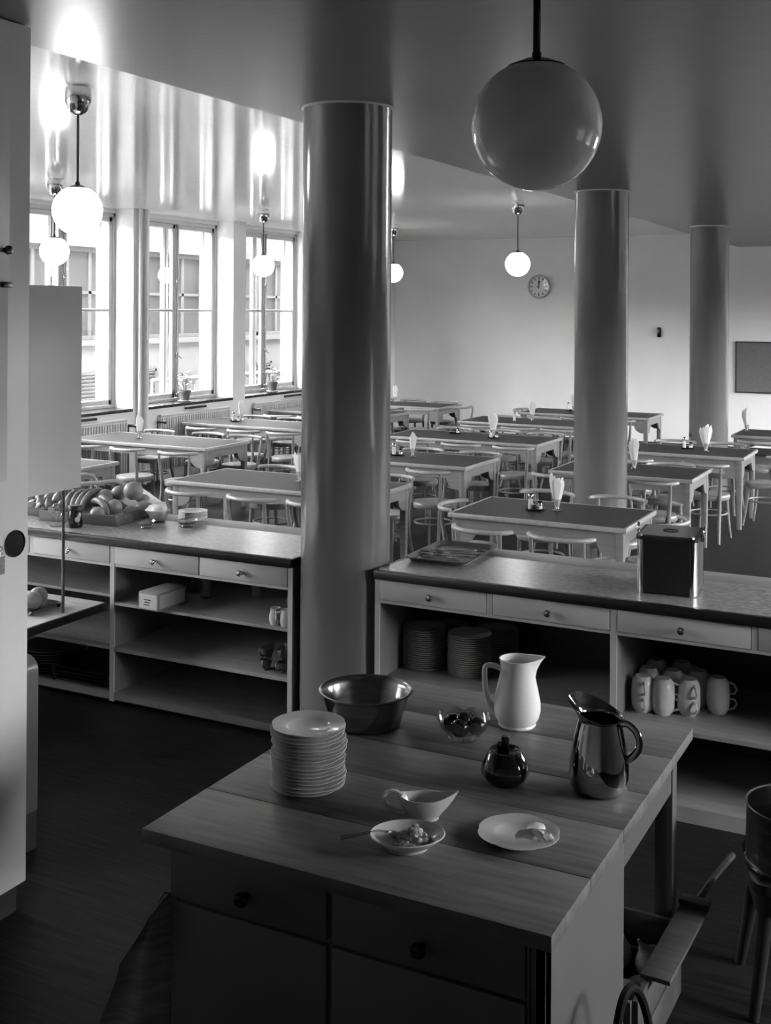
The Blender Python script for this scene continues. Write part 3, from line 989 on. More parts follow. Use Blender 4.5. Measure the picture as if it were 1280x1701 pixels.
bp_, bl = make_banana(), []
BL = ['outermost banana at left of the upright bunch', 'second banana of the upright bunch', 'third banana of the upright bunch, darkest edge', 'rightmost banana of the upright bunch', 'banana arched over the front orange', 'second banana arched behind the front orange']
for i, (x, y, z, rz, rx, ry) in enumerate([(-4.98, 5.46, .13, .1, .55, -.25), (-4.935, 5.47, .135, .1, .55, -.15), (-4.895, 5.48, .14, .05, .55, -.05), (-4.855, 5.49, .145, 0, .55, .05), (-4.735, 5.46, .125, 1.25, .2, 0), (-4.735, 5.50, .135, 1.2, .2, .1)]):
    place(bp_, bl, (x, y, CT + z), rz, rx, ry, label=BL[i], cat='banana', group='bananas in the crate')
pearp, pearl = MB().lathe([(0, -.035), (.02, -.033), (.033, -.012), (.030, .012), (.017, .032), (.011, .045), (0, .05)], 16).build('pear', 'onion'), []
for i in range(16):
    x, y = -5.50 + (i % 5) * .068 + random.uniform(-.01, .01), 5.47 + (i // 5) * .075 + random.uniform(-.01, .01)
    o = place(pearp, pearl, (x, y, CT + .048 + .03 * (i > 10)), random.uniform(0, 6), random.uniform(-1.2, 1.2), random.uniform(-1, 1),
              label='small pear, %s from left in the %s row of the left crate' % (('first', 'second', 'third', 'fourth', 'fifth')[i % 5], ('front', 'middle', 'rear', 'topmost')[i // 5]), cat='pear', group='pears in the left crate')
    s = random.uniform(.8, 1.1)
    o.scale = (s, s, s)
ppl, ppu = MB().ball((0, 0, 0), (.03, .03, .028), 16).build('apple', 'fruitdark'), []
for i in range(12):
    x, y = -5.12 + (i % 4) * .05, 5.50 + (i // 4) * .085
    place(ppl, ppu, (x, y, CT + .05 + .025 * (i % 2) + .02 * (i // 4)), random.uniform(0, 6), label='small dark apple heaped left of the upright bananas', cat='apple', group='dark apples beside the bananas')
e = empty('spice_jar', (-4.755, 5.26, CT), label='dark lidded jar with a pale emblem on the left counter', cat='jar')
MB().lathe([(0, 0), (.046, 0), (.048, .01), (.040, .085), (.034, .10), (0, .10)], 28).build('body', 'black', e)
MB().lathe([(.034, .10), (.040, .103), (.040, .122), (.034, .13), (0, .131)], 28).build('lid', 'blackmat', e)
MB().lathe([(0, 0), (.016, .0), (.016, .003), (0, .004)], 18, mtx=Matrix.Translation((.038, -.02, .05)) @ Matrix.Rotation(-.5, 4, 'Z') @ Matrix.Rotation(PI / 2, 4, 'Y')).build('emblem', 'label', e)
e = empty('stemmed_glass', (-4.865, 5.23, CT), label='stemmed glass bowl standing behind the metal rod', cat='glass')
MB().lathe([(0, 0), (.042, 0), (.043, .004), (.01, .012), (.008, .05), (.02, .06), (.05, .09), (.055, .115), (.052, .115), (.045, .09), (0, .066)], 28).build('bowl', 'glass', e)
for i, (x, y, r, tall, lab) in enumerate([(-4.358, 5.43, .055, 0, 'small glass dish of jam, leftmost in front of the crate'), (-4.42, 5.62, .07, 1, 'taller glass bowl with crumpled paper wrap behind the jam dishes'), (-4.17, 5.58, .062, 0, 'small glass dish of jam, rightmost on the left counter')]):
    e = empty('glass_dish', (x, y, CT), label=lab, cat='dish')
    h_ = .045 if not tall else .075
    MB().lathe([(0, 0), (r * .6, 0), (r * .62, .005), (r * .5, .010), (r * .75, .02), (r, h_), (r * .96, h_), (r * .7, .024), (0, .015)], 28, wob=lambda a, rr, z: 1 + .05 * math.cos(8 * a) * (z > .02)).build('bowl', 'glass', e)
    if not tall:
        MB().lathe([(0, .016), (r * .66, .022), (r * .85, h_ * .75), (r * .5, h_ * .95), (0, h_ * .98)], 20).build('jam', 'jam', e)
    else:
        MB().lathe([(0, .018), (r * .6, .03), (r * .9, h_), (r * .7, h_ + .025), (r * .2, h_ + .035), (0, h_ + .01)], 15, wob=lambda a, rr, z: 1 + .25 * math.sin(3 * a + z * 40)).build('paper_wrap', 'butter', e)
pap = MB().prism([(-.16, -.1), (.14, -.12), (.17, .1), (-.1, .12)], 0, .003, 'xyz').build('paper_sheet', 'paper', loc=(-4.74, 5.80, CT + .10))
pap.rotation_euler = (.08, .22, -.3)
tag(pap, 'white paper sheet lying over the back of the orange crate', 'paper')
pap = MB().box((-.32, -.12, 0), (.32, .12, .004)).build('paper_sheet', 'paper', loc=(-5.62, 5.68, CT + .12))
pap.rotation_euler = (.10, 0, .2)
tag(pap, 'white paper sheet lying over the left crate below the hanging cabinet', 'paper')
e = empty('sugar_box', (-4.50, 5.72, CT), -.15, label='little printed carton between the orange crate and the glass bowl', cat='box')
MB().box((-.03, -.04, 0), (.03, .04, .10), .002).build('carton', 'label', e)
for q in range(4):
    MB().box((-.02, -.0415, .03 + q * .015), (.02, -.0405, .036 + q * .015)).build('print_line', 'ink', e)

# plates: scalloped profile shared by every plate stack
def plate_mesh(r, scal=.045, name='plate', m_='china', hh=1.0):
    prof = [(0, .004), (r * .52, .004), (r * .57, .0085), (r * .62, .0112), (r * .99, .0170), (r, .0180), (r * .99, .0188), (r * .64, .0132), (r * .58, .0106), (r * .53, .0072), (0, .0066)]
    w_ = lambda a, rr, z: 1 + (scal * abs(math.sin(3 * a)) ** .6 - scal * .5) * max(0, (rr / r - .62) / .38)
    foot = [(r * .50, 0), (r * .53, 0), (r * .54, .005), (r * .50, .005), (r * .50, 0)]
    return MB().lathe(prof, 60 if scal else 40, wob=w_ if scal else None).lathe(foot, 40).build(name, m_)


pl_small, used = plate_mesh(.09, 0), []
for i in range(5):
    place(pl_small, used, (-4.28, 5.785, CT + .001 + .010 * i), label='small white plate, %s, of the short stack behind the glass bowls' % down(i, 5), cat='plate', group='short plate stack on the left counter')

# lower left: melons on a tray
e = empty('melon_tray', (-4.645, 4.79, .584), label='rimmed metal tray under two pale melons on the pass table', cat='tray')
MB().box((-.24, -.10, 0), (.10, .10, .006), .002).build('base', 'darkmetal', e)
b = MB()
for s in (-1, 1):
    b.prism([(-.10 * s, 0), (-.125 * s, .028), (-.121 * s, .028), (-.096 * s, 0)], -.25, .12, 'yzx')
b.prism([(.10, 0), (.135, .028), (.131, .028), (.096, 0)], -.125, .125, 'xzy')
b.build('rim', 'steel', e)
mel, um = MB().ball((0, 0, 0), (.052, .052, .050), 24).build('melon', 'orange'), []
for i, (x, y, lab) in enumerate([(-4.60, 4.76, 'front pale round melon on the tray beside the cupboard'), (-4.645, 4.85, 'rear pale round melon on the tray beside the cupboard')]):
    place(mel, um, (x, y, .584 + .058), .4 * i, label=lab, cat='melon', group='melons on the tray')

# shelf things, left counter
e = empty('carton_box', (-4.045, 5.185, .584), -.05, label='cardboard box with a pale printed label on the upper left shelf', cat='box')
MB().box((-.07, -.115, 0), (.07, .125, .098), .003).build('carton', 'card', e)
MB().box((-.062, -.1165, .008), (.062, -.1155, .088)).build('paper_label', 'label', e)
MB().box((.0703, -.10, .012), (.0713, .11, .088)).build('paper_label', 'label', e)
for q, (a_, b_) in enumerate(((-.03, .02), (-.025, .015), (-.03, .01))):
    MB().box((a_, -.118, .055 - q * .014), (b_, -.117, .060 - q * .014)).build('print_line', 'ink', e)
jp = empty('cream_jug')
MB().lathe([(0, 0), (.026, 0), (.028, .004), (.034, .03), (.030, .06), (.025, .075), (.029, .088), (.026, .088), (.022, .074), (0, .06)], 22).build('body', 'china', jp)
MB().tube([(.026, 0, .075), (.05, 0, .068), (.054, 0, .045), (.033, 0, .025)], .005, 8).build('handle', 'china', jp)
uj = []
place(jp, uj, (-3.285, 5.17, .584), -.9, label='small glazed cream jug, left of the pair on the upper left shelf', cat='jug', group='cream jugs')
place(jp, uj, (-3.215, 5.165, .584), 3.6, label='small glazed cream jug, right of the pair beside the column', cat='jug', group='cream jugs')
gp = empty('glass_tumbler')
MB().lathe([(0, 0), (.03, 0), (.032, .004), (.036, .10), (.033, .10), (.029, .01), (0, .008)], 22).build('body', 'glass', gp)
ug = []
for i, (x, y, z, lab) in enumerate([(-3.95, 5.46, .584, 'clear tumbler right of the carton, nearer one'), (-4.10, 5.56, .584, 'clear tumbler right of the carton, farther one'), (-3.68, 5.58, .584, 'lone clear tumbler deep on the upper left shelf'), (-3.30, 5.36, .584, 'clear tumbler behind the cream jugs, left'), (-3.22, 5.36, .584, 'clear tumbler behind the cream jugs, right')]):
    place(gp, ug, (x, y, z), 0, label=lab, cat='glass', group='tumblers on the left shelf')


def boat(name, m_):
    r = empty(name)
    n, rows = 28, [(.56, 0.0), (.60, .003), (.58, .008), (.70, .018), (.86, .034), (.94, .048), (.98, .062), (.93, .062), (.84, .044), (.60, .022), (.0, .014)]
    vs, fs = [], []
    for (k, z) in rows:
        for i in range(n):
            a_ = 2 * PI * i / n
            lip = max(0, math.cos(a_)) ** 4
            back = max(0, -math.cos(a_)) ** 4
            x = math.cos(a_) * .062 * k * (1 + (.45 * lip + .10 * back) * (z / .064) ** 1.5)
            y = math.sin(a_) * .038 * k * (1 - .35 * lip * (z / .064))
            zz = z + (.017 * lip + .012 * back) * (z / .064) ** 2 * (1 if k > 0 else 0)
            vs.append((x, y, zz))
    for j in range(len(rows) - 1):
        for i in range(n):
            fs.append((j * n + i, j * n + (i + 1) % n, (j + 1) * n + (i + 1) % n, (j + 1) * n + i))
    fs.append(tuple(range(n))[::-1])
    MB().add(vs, fs).build('body', m_, r)
    MB().tube(spline([(-.054, 0, .068), (-.072, 0, .078), (-.092, 0, .074), (-.099, 0, .056), (-.088, 0, .036), (-.066, 0, .026), (-.045, 0, .022)]), .005, 10, flat=1.3).build('handle', m_, r)
    return r


bt, ub = boat('gravy_boat', 'china'), []
STONE = {}
for ch in kids(bt):
    STONE[ch.name.split('.')[0]] = d_ = ch.data.copy()
    d_.materials[0] = M['stone']
place(bt, ub, (-1.339, 2.872, .85), YAW + .02, label='cream gravy boat on the kitchen table, between dish and sugar pot', cat='gravy boat', group='gravy boats')
ub[0].scale = (1.12, 1.12, 1.0)
for i, (x, y, z, rz, lab) in enumerate([(-3.36, 5.20, .327, 1.9, 'gravy boat on the middle left shelf, left of the pair below'), (-3.255, 5.20, .327, 1.7, 'gravy boat on the middle left shelf, right of the pair below'), (-3.35, 5.20, .393, 1.6, 'gravy boat stacked on top of the left one on the shelf'), (-3.26, 5.205, .393, 2.0, 'gravy boat stacked on top of the right one on the shelf')]):
    place(bt, ub, (x, y, z), rz, label=lab, cat='gravy boat', group='gravy boats')
    ub[-1].scale = (.85, .85, .85)
    for q in [ub[-1]]:
        for ch in kids(q):
            ch.data = STONE[ch.name.split('.')[0]]
tp = empty('metal_tray')
MB().box((-.2, -.14, 0), (.2, .14, .004)).build('base', 'darkmetal', tp)
b = MB()
for s in (-1, 1):
    b.prism([(.14 * s, 0), (.16 * s, .02), (.156 * s, .02), (.136 * s, 0)], -.22, .22, 'yzx').prism([(.2 * s, 0), (.22 * s, .02), (.216 * s, .02), (.196 * s, 0)], -.16, .16, 'xzy')
b.build('rim', 'darkmetal', tp)
ut = []
for i in range(4):
    place(tp, ut, (-4.60, 5.30, .069 + .0225 * i), .02, label='dark metal tray, %s, of the flat stack on the lowest left shelf' % down(i, 4), cat='tray', group='trays on the lowest left shelf')
o = place(tp, ut, (-4.62, 5.56, .19), 0, .6, 0, label='dark metal tray leaning upright behind the stacked trays', cat='tray')
ovp, uo = MB().lathe([(0, .0), (.13, 0), (.19, .012), (.188, .015), (.13, .005), (0, .004)], 36).build('platter', 'darkmetal'), []
for i in range(9):
    place(ovp, uo, (-4.98, 5.33, .069 + .0155 * i), label='dark round platter, %s, of the stack on the lowest left shelf' % down(i, 9), cat='platter', group='platters on the lowest left shelf')

# ------------------------------------------------------------------ things on the right counter
st = empty('serving_tray', (-2.455, 5.605, CT), .02, label='large lacquered tray with cutlery on the right counter', cat='tray')
a, b_ = .175, .255
def rrect(a, b, r, n=6):
    P = []
    for cx, cy, q in ((a - r, b - r, 0), (-a + r, b - r, PI / 2), (-a + r, -b + r, PI), (a - r, -b + r, 1.5 * PI)):
        P += [(cx + r * math.cos(q + PI / 2 * i / n), cy + r * math.sin(q + PI / 2 * i / n)) for i in range(n + 1)]
    return P
lo, mid, hi, hin = rrect(a - .03, b_ - .03, .04), rrect(a - .022, b_ - .022, .045), rrect(a, b_, .05), rrect(a - .006, b_ - .006, .046)
n = len(lo)
vs = [(x, y, .0) for x, y in lo] + [(x, y, .024) for x, y in hi] + [(x, y, .026) for x, y in hin] + [(x, y, .006) for x, y in mid]
fs = [tuple(range(n))[::-1], tuple(range(3 * n, 4 * n))]
for k in range(3):
    fs += [(k * n + i, k * n + (i + 1) % n, (k + 1) * n + (i + 1) % n, (k + 1) * n + i) for i in range(n)]
MB().add(vs[:3 * n] + vs[3 * n:], fs[:1] + fs[2:]).build('rim', 'tray', st)
MB().prism(mid, .003, .0065, 'xyz').build('base', 'tray', st)


def make_spoon(L=.20, fork=False):
    r = empty('fork' if fork else 'spoon')
    MB().tube([(0, -L * .5, .004), (0, -L * .1, .006), (0, L * .18, .008)], [.006, .0042, .003], 8, flat=.45, up=(1, 0, 0)).build('handle', 'chrome', r)
    if fork:
        MB().box((-.010, L * .17, .006), (.010, L * .30, .009), .001).build('neck', 'chrome', r)
        for k in range(4):
            MB().box((-.010 + k * .0056, L * .30, .006), (-.0068 + k * .0056, L * .5, .0085)).build('tine', 'chrome', r)
    else:
        MB().lathe([(0, -.006), (.5, -.004), (.9, .001), (1.0, .004), (.94, .004), (.5, -.002), (0, -.004)], 20, mtx=Matrix.Translation((0, L * .34, .008)) @ Matrix.Diagonal((.020, .034, 1, 1))).build('bowl', 'chrome', r)
    return r


sp, us = make_spoon(), []
fk, uf = make_spoon(fork=True), []
for i, (x, y, z, rz, lab) in enumerate([(-2.50, 5.66, .0, 1.75, 'serving spoon lying uppermost at the back of the tray'), (-2.47, 5.62, .006, 1.85, 'spoon crossing over the back spoon on the tray'), (-2.53, 5.57, .004, 1.55, 'spoon in the middle of the cutlery tray'), (-2.40, 5.69, .002, -1.35, 'spoon turned the other way at the tray back')]):
    place(sp, us, (x, y, CT + .0075 + z), rz, label=lab, cat='spoon', group='cutlery on the tray')
for i, (x, y, z, rz, lab) in enumerate([(-2.47, 5.49, .0, -1.45, 'fork nearest the front edge of the tray'), (-2.50, 5.53, .003, 1.6, 'second fork from the front of the tray'), (-2.43, 5.60, .004, 1.9, 'fork lying among the spoons on the tray')]):
    place(fk, uf, (x, y, CT + .0075 + z), rz, label=lab, cat='fork', group='cutlery on the tray')

cn = empty('canister', (-1.262, 5.44, CT), .10, label='square black canister with chrome corners and holed lid on the right counter', cat='canister')
W = .135
H = .262
b = MB()
P = rrect(W, W + .02, .03, 6)
b.prism(P, .008, H - .012, 'xyz').build('body', 'blackmat', cn)
for q, (cx, cy) in enumerate(((W - .03, W + .02 - .03), (-W + .03, W + .02 - .03), (-W + .03, -W - .02 + .03), (W - .03, -W - .02 + .03))):
    pr = [(cx + .0315 * math.cos(q * PI / 2 + PI / 2 * i / 8), cy + .0315 * math.sin(q * PI / 2 + PI / 2 * i / 8)) for i in range(9)]
    pr += [(cx + .026 * math.cos(q * PI / 2 + PI / 2 * i / 8), cy + .026 * math.sin(q * PI / 2 + PI / 2 * i / 8)) for i in range(8, -1, -1)]
    MB().prism(pr, .004, H - .010, 'xyz').build('corner_strip', 'chrome', cn)
MB().prism(rrect(W + .006, W + .026, .034), H - .012, H + .004, 'xyz').build('lid_rim', 'black', cn)
MB().prism(rrect(W - .012, W + .008, .02), H + .003, H + .009, 'xyz').build('lid', 'chrome', cn)
MB().lathe([(0, H + .0085), (.034, H + .0085), (.036, H + .0115), (.033, H + .0105), (0, H + .0100)], 28).build('lid_hole', 'black', cn)
for s in (-1, 1):
    MB().box((s * (W + .004), -.02, H - .03), (s * (W + .018), .02, H + .004), .003).build('hinge', 'chrome', cn)
    MB().tube([(s * (W + .016), .026 * math.cos(t_), H + .014 + .026 * math.sin(t_)) for t_ in [2 * PI * i / 16 for i in range(16)]], .003, 6, closed=True).build('ring_handle', 'chrome', cn)

# plate stacks and cups in the right counter
pd, ud = plate_mesh(.112, 0, m_='shelf_china'), []
for x, y, nP, lab in ((-2.53, 5.42, 19, 'in the left front stack under the right counter'), (-2.275, 5.42, 19, 'in the right front stack under the right counter'), (-2.21, 5.64, 17, 'in the rear stack under the right counter'), (-2.50, 5.66, 15, 'in the rear left stack under the right counter')):
    for i in range(nP):
        place(pd, ud, (x + random.uniform(-.003, .003), y + random.uniform(-.003, .003), .40 + .0107 * i), random.uniform(0, 6), label='white plate, %s, %s' % (down(i, nP), lab), cat='plate', group='plates ' + lab)
cp = empty('coffee_cup')
MB().lathe([(0, 0), (.027, 0), (.029, .004), (.0375, .014), (.0415, .032), (.0425, .066), (.0395, .066), (.038, .034), (.032, .014), (0, .008)], 30).build('body', 'shelf_china', cp)
MB().tube([(.040, 0, .056), (.058, 0, .055), (.066, 0, .040), (.056, 0, .022), (.036, 0, .016)], .0045, 8).build('handle', 'shelf_china', cp)
uc = []
CL = [(-1.355, 5.30, -1.2, 'far left'), (-1.262, 5.305, .2, 'second from left'), (-1.155, 5.35, -.9, 'third from left'), (-1.04, 5.44, .15, 'at right'), (-1.36, 5.44, .8, 'rear left'), (-1.25, 5.45, .3, 'rear second'), (-1.14, 5.50, .2, 'rear third'), (-1.36, 5.58, 1, 'deepest left'), (-1.24, 5.60, .4, 'deepest middle')]
for x, y, rz, lab in CL:
    for lev in (0, 1):
        s = (0.0, 'lower upturned')[lev] if lev else 0
        o = place(cp, uc, (x, y, .40 + (0 if lev == 0 else .1655)), rz, PI * lev, 0,
                  label='%s white cup of the rim-to-rim pair %s under the right counter' % (('lower upright', 'upper upturned')[lev], lab), cat='cup', group='stacked cups under the right counter')
        o.scale = (1.25, 1.25, 1.25)

# ------------------------------------------------------------------ kitchen table
KX0, KX1, KY0, KY1, KZ = -1.988, -.833, 2.465, 3.925, .85
kt = empty('kitchen_table', ((KX0 + KX1) / 2, (KY0 + KY1) / 2, 0), label='big kitchen work table with plank top and drawers, in the foreground', cat='table')
hx, hy = (KX1 - KX0) / 2, (KY1 - KY0) / 2
yb = [-hy, -hy + .30, -hy + .60, -hy + .86, -hy + 1.16, hy]
for i in range(5):
    o = MB().box((-hx, yb[i] + .0012, KZ - .038), (hx, yb[i + 1] - .0012, KZ - random.uniform(0, .0012)), .002).build('plank', 'plank', kt)
# corner chamfer piece is part of the wear; end-grain caps on the right end
kf = -hy + .065
MB().box((-hx + .05, kf, 0.06), (-hx + .07, kf + .66, KZ - .038)).build('side_panel', 'kcab', kt)
MB().box((hx - .06, kf, .06), (hx - .035, kf + .67, KZ - .038), .002).build('side_panel', 'kcab', kt)
MB().box((-hx + .07, kf + .62, .06), (hx - .06, kf + .64, KZ - .038)).build('back_panel', 'kcab', kt)
MB().box((-hx + .07, kf + .01, .06), (hx - .06, kf + .03, KZ - .038)).build('front_frame', 'kfront', kt)
MB().box((-hx + .06, kf + .05, 0), (hx - .06, kf + .6, .06)).build('plinth', 'skirting', kt)
xm = -1.44 - (KX0 + KX1) / 2
dz = [(.652, .795), (.36, .642), (.075, .35)]
for z0, z1 in dz:
    d = MB().box((xm + .008, kf - .004, z0), (hx - .083, kf + .02, z1), .003).build('drawer', 'kfront', kt)
    knob(d, (xm + hx - .083) / 2, (z0 + z1) / 2 - .01, kf - .004, 'black', .018)
d = MB().box((-hx + .035 + .02, kf - .004, .655), (xm - .008, kf + .02, .795), .003).build('drawer', 'kfront', kt)
knob(d, (-hx + .055 + xm) / 2, .715, kf - .004, 'black', .018)
d = MB().box((-hx + .055, kf - .004, .075), (xm - .008, kf + .02, .642), .003).build('door', 'kfront', kt)
MB().box((hx - .078, kf - .006, .06), (hx - .072, kf + .01, .80)).build('bright_edge_strip', 'kcab', kt)
MB().box((hx - .072, kf, .0), (hx - .035, kf + .04, KZ - .038)).build('corner_post', 'kfront', kt)
for s in (-1, 1):
    MB().box((s * (hx - .045), kf + .66, .665), (s * (hx - .065), hy - .06, KZ - .038)).build('apron', 'kcab', kt)
    MB().box((s * (hx - .04), hy - .115, 0), (s * (hx - .10), hy - .055, KZ - .038), .003).build('leg', 'kcab', kt)
MB().box((-hx + .1, hy - .075, .665), (hx - .1, hy - .06, KZ - .038)).build('apron', 'kcab', kt)
tw = empty('tea_towel', (-1.948, 2.455, .63), label='dark striped tea towel hanging at the left corner of the kitchen table', cat='towel')
P = [(0, 0), (.0, -.37), (-.06, -.34), (-.135, -.33), (-.10, -.20), (-.085, -.14), (-.07, -.10), (-.035, -.03)]
q = [(.02, .02, 0), (.0, .03, 0)]
mbb = MB()
rows = [(0, .0, .012), (-.06, -.03, .02), (-.13, -.07, .028), (-.16, -.075, .03), (-.22, -.095, .034), (-.26, -.12, .036), (-.33, -.14, .04)]
vs, fs = [], []
for z, x0, th in rows:
    for k in range(9):
        u = k / 8
        vs.append((x0 * (1 - u) + .0 * u, -.0 + th * math.sin(u * PI * 2.5) * .4 + .08 * u, z + .02 * u - .03 * (1 - u) * (z < -.25)))
nr = len(vs)
vs += [(x + .001, y + .006, z) for x, y, z in vs]
for j in range(len(rows) - 1):
    for k in range(8):
        a0 = j * 9 + k
        fs.append((a0, a0 + 1, a0 + 10, a0 + 9))
        fs.append((nr + a0, nr + a0 + 9, nr + a0 + 10, nr + a0 + 1))
L_ = len(rows)
ring = [k for k in range(9)] + [j * 9 + 8 for j in range(1, L_)] + [(L_ - 1) * 9 + k for k in range(7, -1, -1)] + [j * 9 for j in range(L_ - 2, 0, -1)]
for i in range(len(ring)):
    p, q = ring[i], ring[(i + 1) % len(ring)]
    fs.append((p, q, nr + q, nr + p))
MB().add([(x * 1.5, y, z * 1.22) for x, y, z in vs], fs).build('cloth', 'cloth', tw, ang=60)
MB().tube([(0, .085, .02), (-.002, .06, .035), (0, .035, .02)], .003, 6).build('hanging_loop', 'cloth', tw)

# things on the kitchen table
pk, uk = plate_mesh(.108), []
NP = 17
for i in range(NP):
    lab = 'scalloped white plate, %s, of the tall stack on the kitchen table' % down(i, NP)
    place(pk, uk, (-1.728 + random.uniform(-.004, .004), 2.905 + random.uniform(-.004, .004), KZ + .0106 * i), random.uniform(0, 6), label=lab, cat='plate', group='scalloped plates on the kitchen table')
place(pk, uk, (-1.068, 2.887, KZ), .3, label='single scalloped plate with butter curls on the kitchen table', cat='plate', group='scalloped plates on the kitchen table')
bc = empty('butter_curls', (-1.018, 2.868, KZ + .012), label='pale curls of butter lying on the single scalloped plate', cat='butter')
for i, (x, y, z, a_, r_) in enumerate([(-.02, -.012, .0, .3, .011), (.0, -.004, .004, .5, .012), (.018, .01, .0, .1, .011), (-.004, .014, .012, .8, .011), (.012, -.012, .008, -.2, .010)]):
    P = [(-.026, 0, 0), (-.012, .004, .007), (.004, 0, .010), (.02, -.004, .006), (.03, 0, -.001)]
    MB().tube(P, [r_ * .5, r_, r_ * 1.1, r_, r_ * .4], 8, flat=.45, up=(0, 0, 1), mtx=Matrix.Translation((x, y, z + .008)) @ Matrix.Rotation(a_, 4, 'Z')).build('curl', 'butter', bc)

bw = MB().lathe([(0, .0), (.108, 0), (.118, .006), (.148, .105), (.158, .112), (.160, .116), (.155, .118), (.146, .114), (.138, .10), (.112, .012), (.104, .006), (0, .005)], 64).build('steel_bowl', 'steel', loc=(-1.826, 3.447, KZ))
tag(bw, 'wide shiny steel mixing bowl behind the plate stack', 'bowl')

gb = empty('fruit_bowl', (-1.478, 3.475, KZ), label='scalloped cut glass bowl of dark plums on the kitchen table', cat='bowl')
sc = lambda a, r, z: 1 + .05 * abs(math.cos(4 * a)) * (z > .025)
n, prof = 64, [(0, .0), (.046, 0), (.050, .004), (.045, .009), (.055, .02), (.075, .04), (.087, .062), (.0835, .062), (.071, .042), (.05, .024), (0, .014)]
vs, fs = [], []
for i in range(n):
    a_ = 2 * PI * i / n
    for r, z in prof:
        sca = abs(math.cos(4 * a_))
        vs.append((r * math.cos(a_) * (1 + .04 * sca * (z > .03)), r * math.sin(a_) * (1 + .04 * sca * (z > .03)), z + (.016 * sca if z > .05 else 0)))
k_ = len(prof)
for i in range(n):
    j = (i + 1) % n
    fs += [(i * k_ + q, j * k_ + q, j * k_ + q + 1, i * k_ + q + 1) for q in range(k_ - 1)]
MB().add(vs, fs).build('bowl', 'glass', gb)
for i in range(8):
    a_ = 2 * PI * i / 8 + PI / 8
    MB().tube([(.047 * math.cos(a_), .047 * math.sin(a_), .004), (.060 * math.cos(a_), .060 * math.sin(a_), .024), (.088 * math.cos(a_), .088 * math.sin(a_), .063)], .0022, 6).build('cut_rib', 'glass', gb)
plm, up_ = MB().ball((0, 0, 0), (.030, .030, .029), 20).build('plum', 'plum'), []
for x, y, z, lab in [(-.040, .0, .046, 'dark plum at the left of the glass bowl'), (.002, -.038, .046, 'dark plum at the front of the glass bowl'), (.042, .004, .047, 'dark plum at the right of the glass bowl'), (.0, .036, .047, 'dark plum at the back of the glass bowl'), (.001, .0, .058, 'dark plum in the middle of the glass bowl')]:
    place(plm, up_, (-1.478 + x, 3.475 + y, KZ + z), 0, label=lab, cat='plum', group='plums in the glass bowl')


def jug(name, prof, seg, lipang, lip, m_, parent, rimz, droop=0, thick=.004):
    """lathe whose upper rim is pulled out into a spout towards lipang"""
    full = prof + [(max(r - thick, 0.001), z) for r, z in reversed(prof[1:])] + [(0, prof[0][1] + .006)]
    t = MB().lathe(full, seg)
    vs = []
    for x, y, z in t.v:
        a_ = math.atan2(y, x) - lipang
        c_ = max(0, math.cos(a_))
        k = max(0, (z - (rimz - .07)) / .07) if z < rimz + .05 else 1
        f_ = (c_ ** 6) * lip * k ** 1.6
        side = (abs(math.sin(a_)) ** 2) * (c_ > 0) * .0
        vs.append((x + f_ * math.cos(lipang) - side * x, y + f_ * math.sin(lipang) - side * y, z + (c_ ** 4) * droop * k ** 2))
    return MB().add(vs, t.f).build(name, m_, parent)


jr = empty('milk_jug', (-1.366, 3.67, KZ), label='tall white china milk jug with angular handle on the kitchen table', cat='jug')
RA = YAW     # the camera's right-hand direction, along which both jugs point
prof = [(0, 0), (.060, 0), (.064, .006), (.062, .012), (.074, .03), (.080, .055), (.079, .08), (.070, .125), (.060, .165), (.0565, .19), (.0575, .212), (.061, .226)]
jug('body', prof, 64, RA, .034, 'chinaw', jr, .226, .006)
ca, sa = math.cos(RA + PI), math.sin(RA + PI)
MB().tube(spline([(ca * d, sa * d, z) for d, z in ((.052, .190), (.075, .200), (.098, .203), (.109, .194), (.110, .16), (.106, .12), (.096, .085), (.082, .06), (.070, .05))], 3), .0082, 12, flat=1.25).build('handle', 'chinaw', jr)

sg = empty('sugar_pot', (-1.231, 3.21, KZ), label='squat dark glazed sugar pot with knobbed lid on the kitchen table', cat='pot')
MB().lathe([(0, 0), (.046, 0), (.048, .004), (.060, .012), (.072, .032), (.071, .048), (.060, .074), (.046, .094), (.043, .097), (.0405, .093), (.038, .082), (0, .08)], 48).build('body', 'glaze', sg)
MB().lathe([(.0425, .0945), (.046, .0955), (.0455, .0985), (.042, .0975), (.0425, .0945)], 48, cap=False).build('rim', 'darkmetal', sg)
ld = MB().lathe([(0, .084), (.040, .0935), (.0405, .0975), (.030, .0905), (.015, .0885), (0, .088)], 40).build('lid', 'glaze', sg)
MB().lathe([(.0115, .087), (.011, .110), (.0125, .124), (.0125, .134), (.010, .137), (0, .137)], 20).build('knob', 'glaze', ld)
MB().box((-.024, -.006, .086), (-.009, .006, .118), .003).build('lid_notch', 'glaze', ld)

sj = empty('steel_jug', (-.968, 3.29, KZ), label='shiny polished steel water jug with wide lip on the kitchen table', cat='jug')
prof = [(0, 0), (.070, 0), (.080, .006), (.087, .022), (.089, .045), (.086, .085), (.078, .135), (.068, .18), (.0615, .203), (.061, .209), (.0635, .218), (.069, .228), (.0725, .234)]
t = MB().lathe(prof + [(r - .003, z) for r, z in reversed(prof[1:])] + [(0, .006)], 80)
lipa = RA + PI - .75
vs = []
for x, y, z in t.v:
    a_ = math.atan2(y, x) - lipa
    c_ = max(0, math.cos(a_) * .62 + .38)
    k = max(0, min(1, (z - .200) / .034))
    k = k * k * (3 - 2 * k)
    g = (c_ ** 1.35) * k
    vs.append((x + math.cos(lipa) * g * .026, y + math.sin(lipa) * g * .026, z - .020 * k + g * .050))
MB().add(vs, t.f).build('body', 'jugsteel', sj)
ca, sa = math.cos(RA - .45), math.sin(RA - .45)
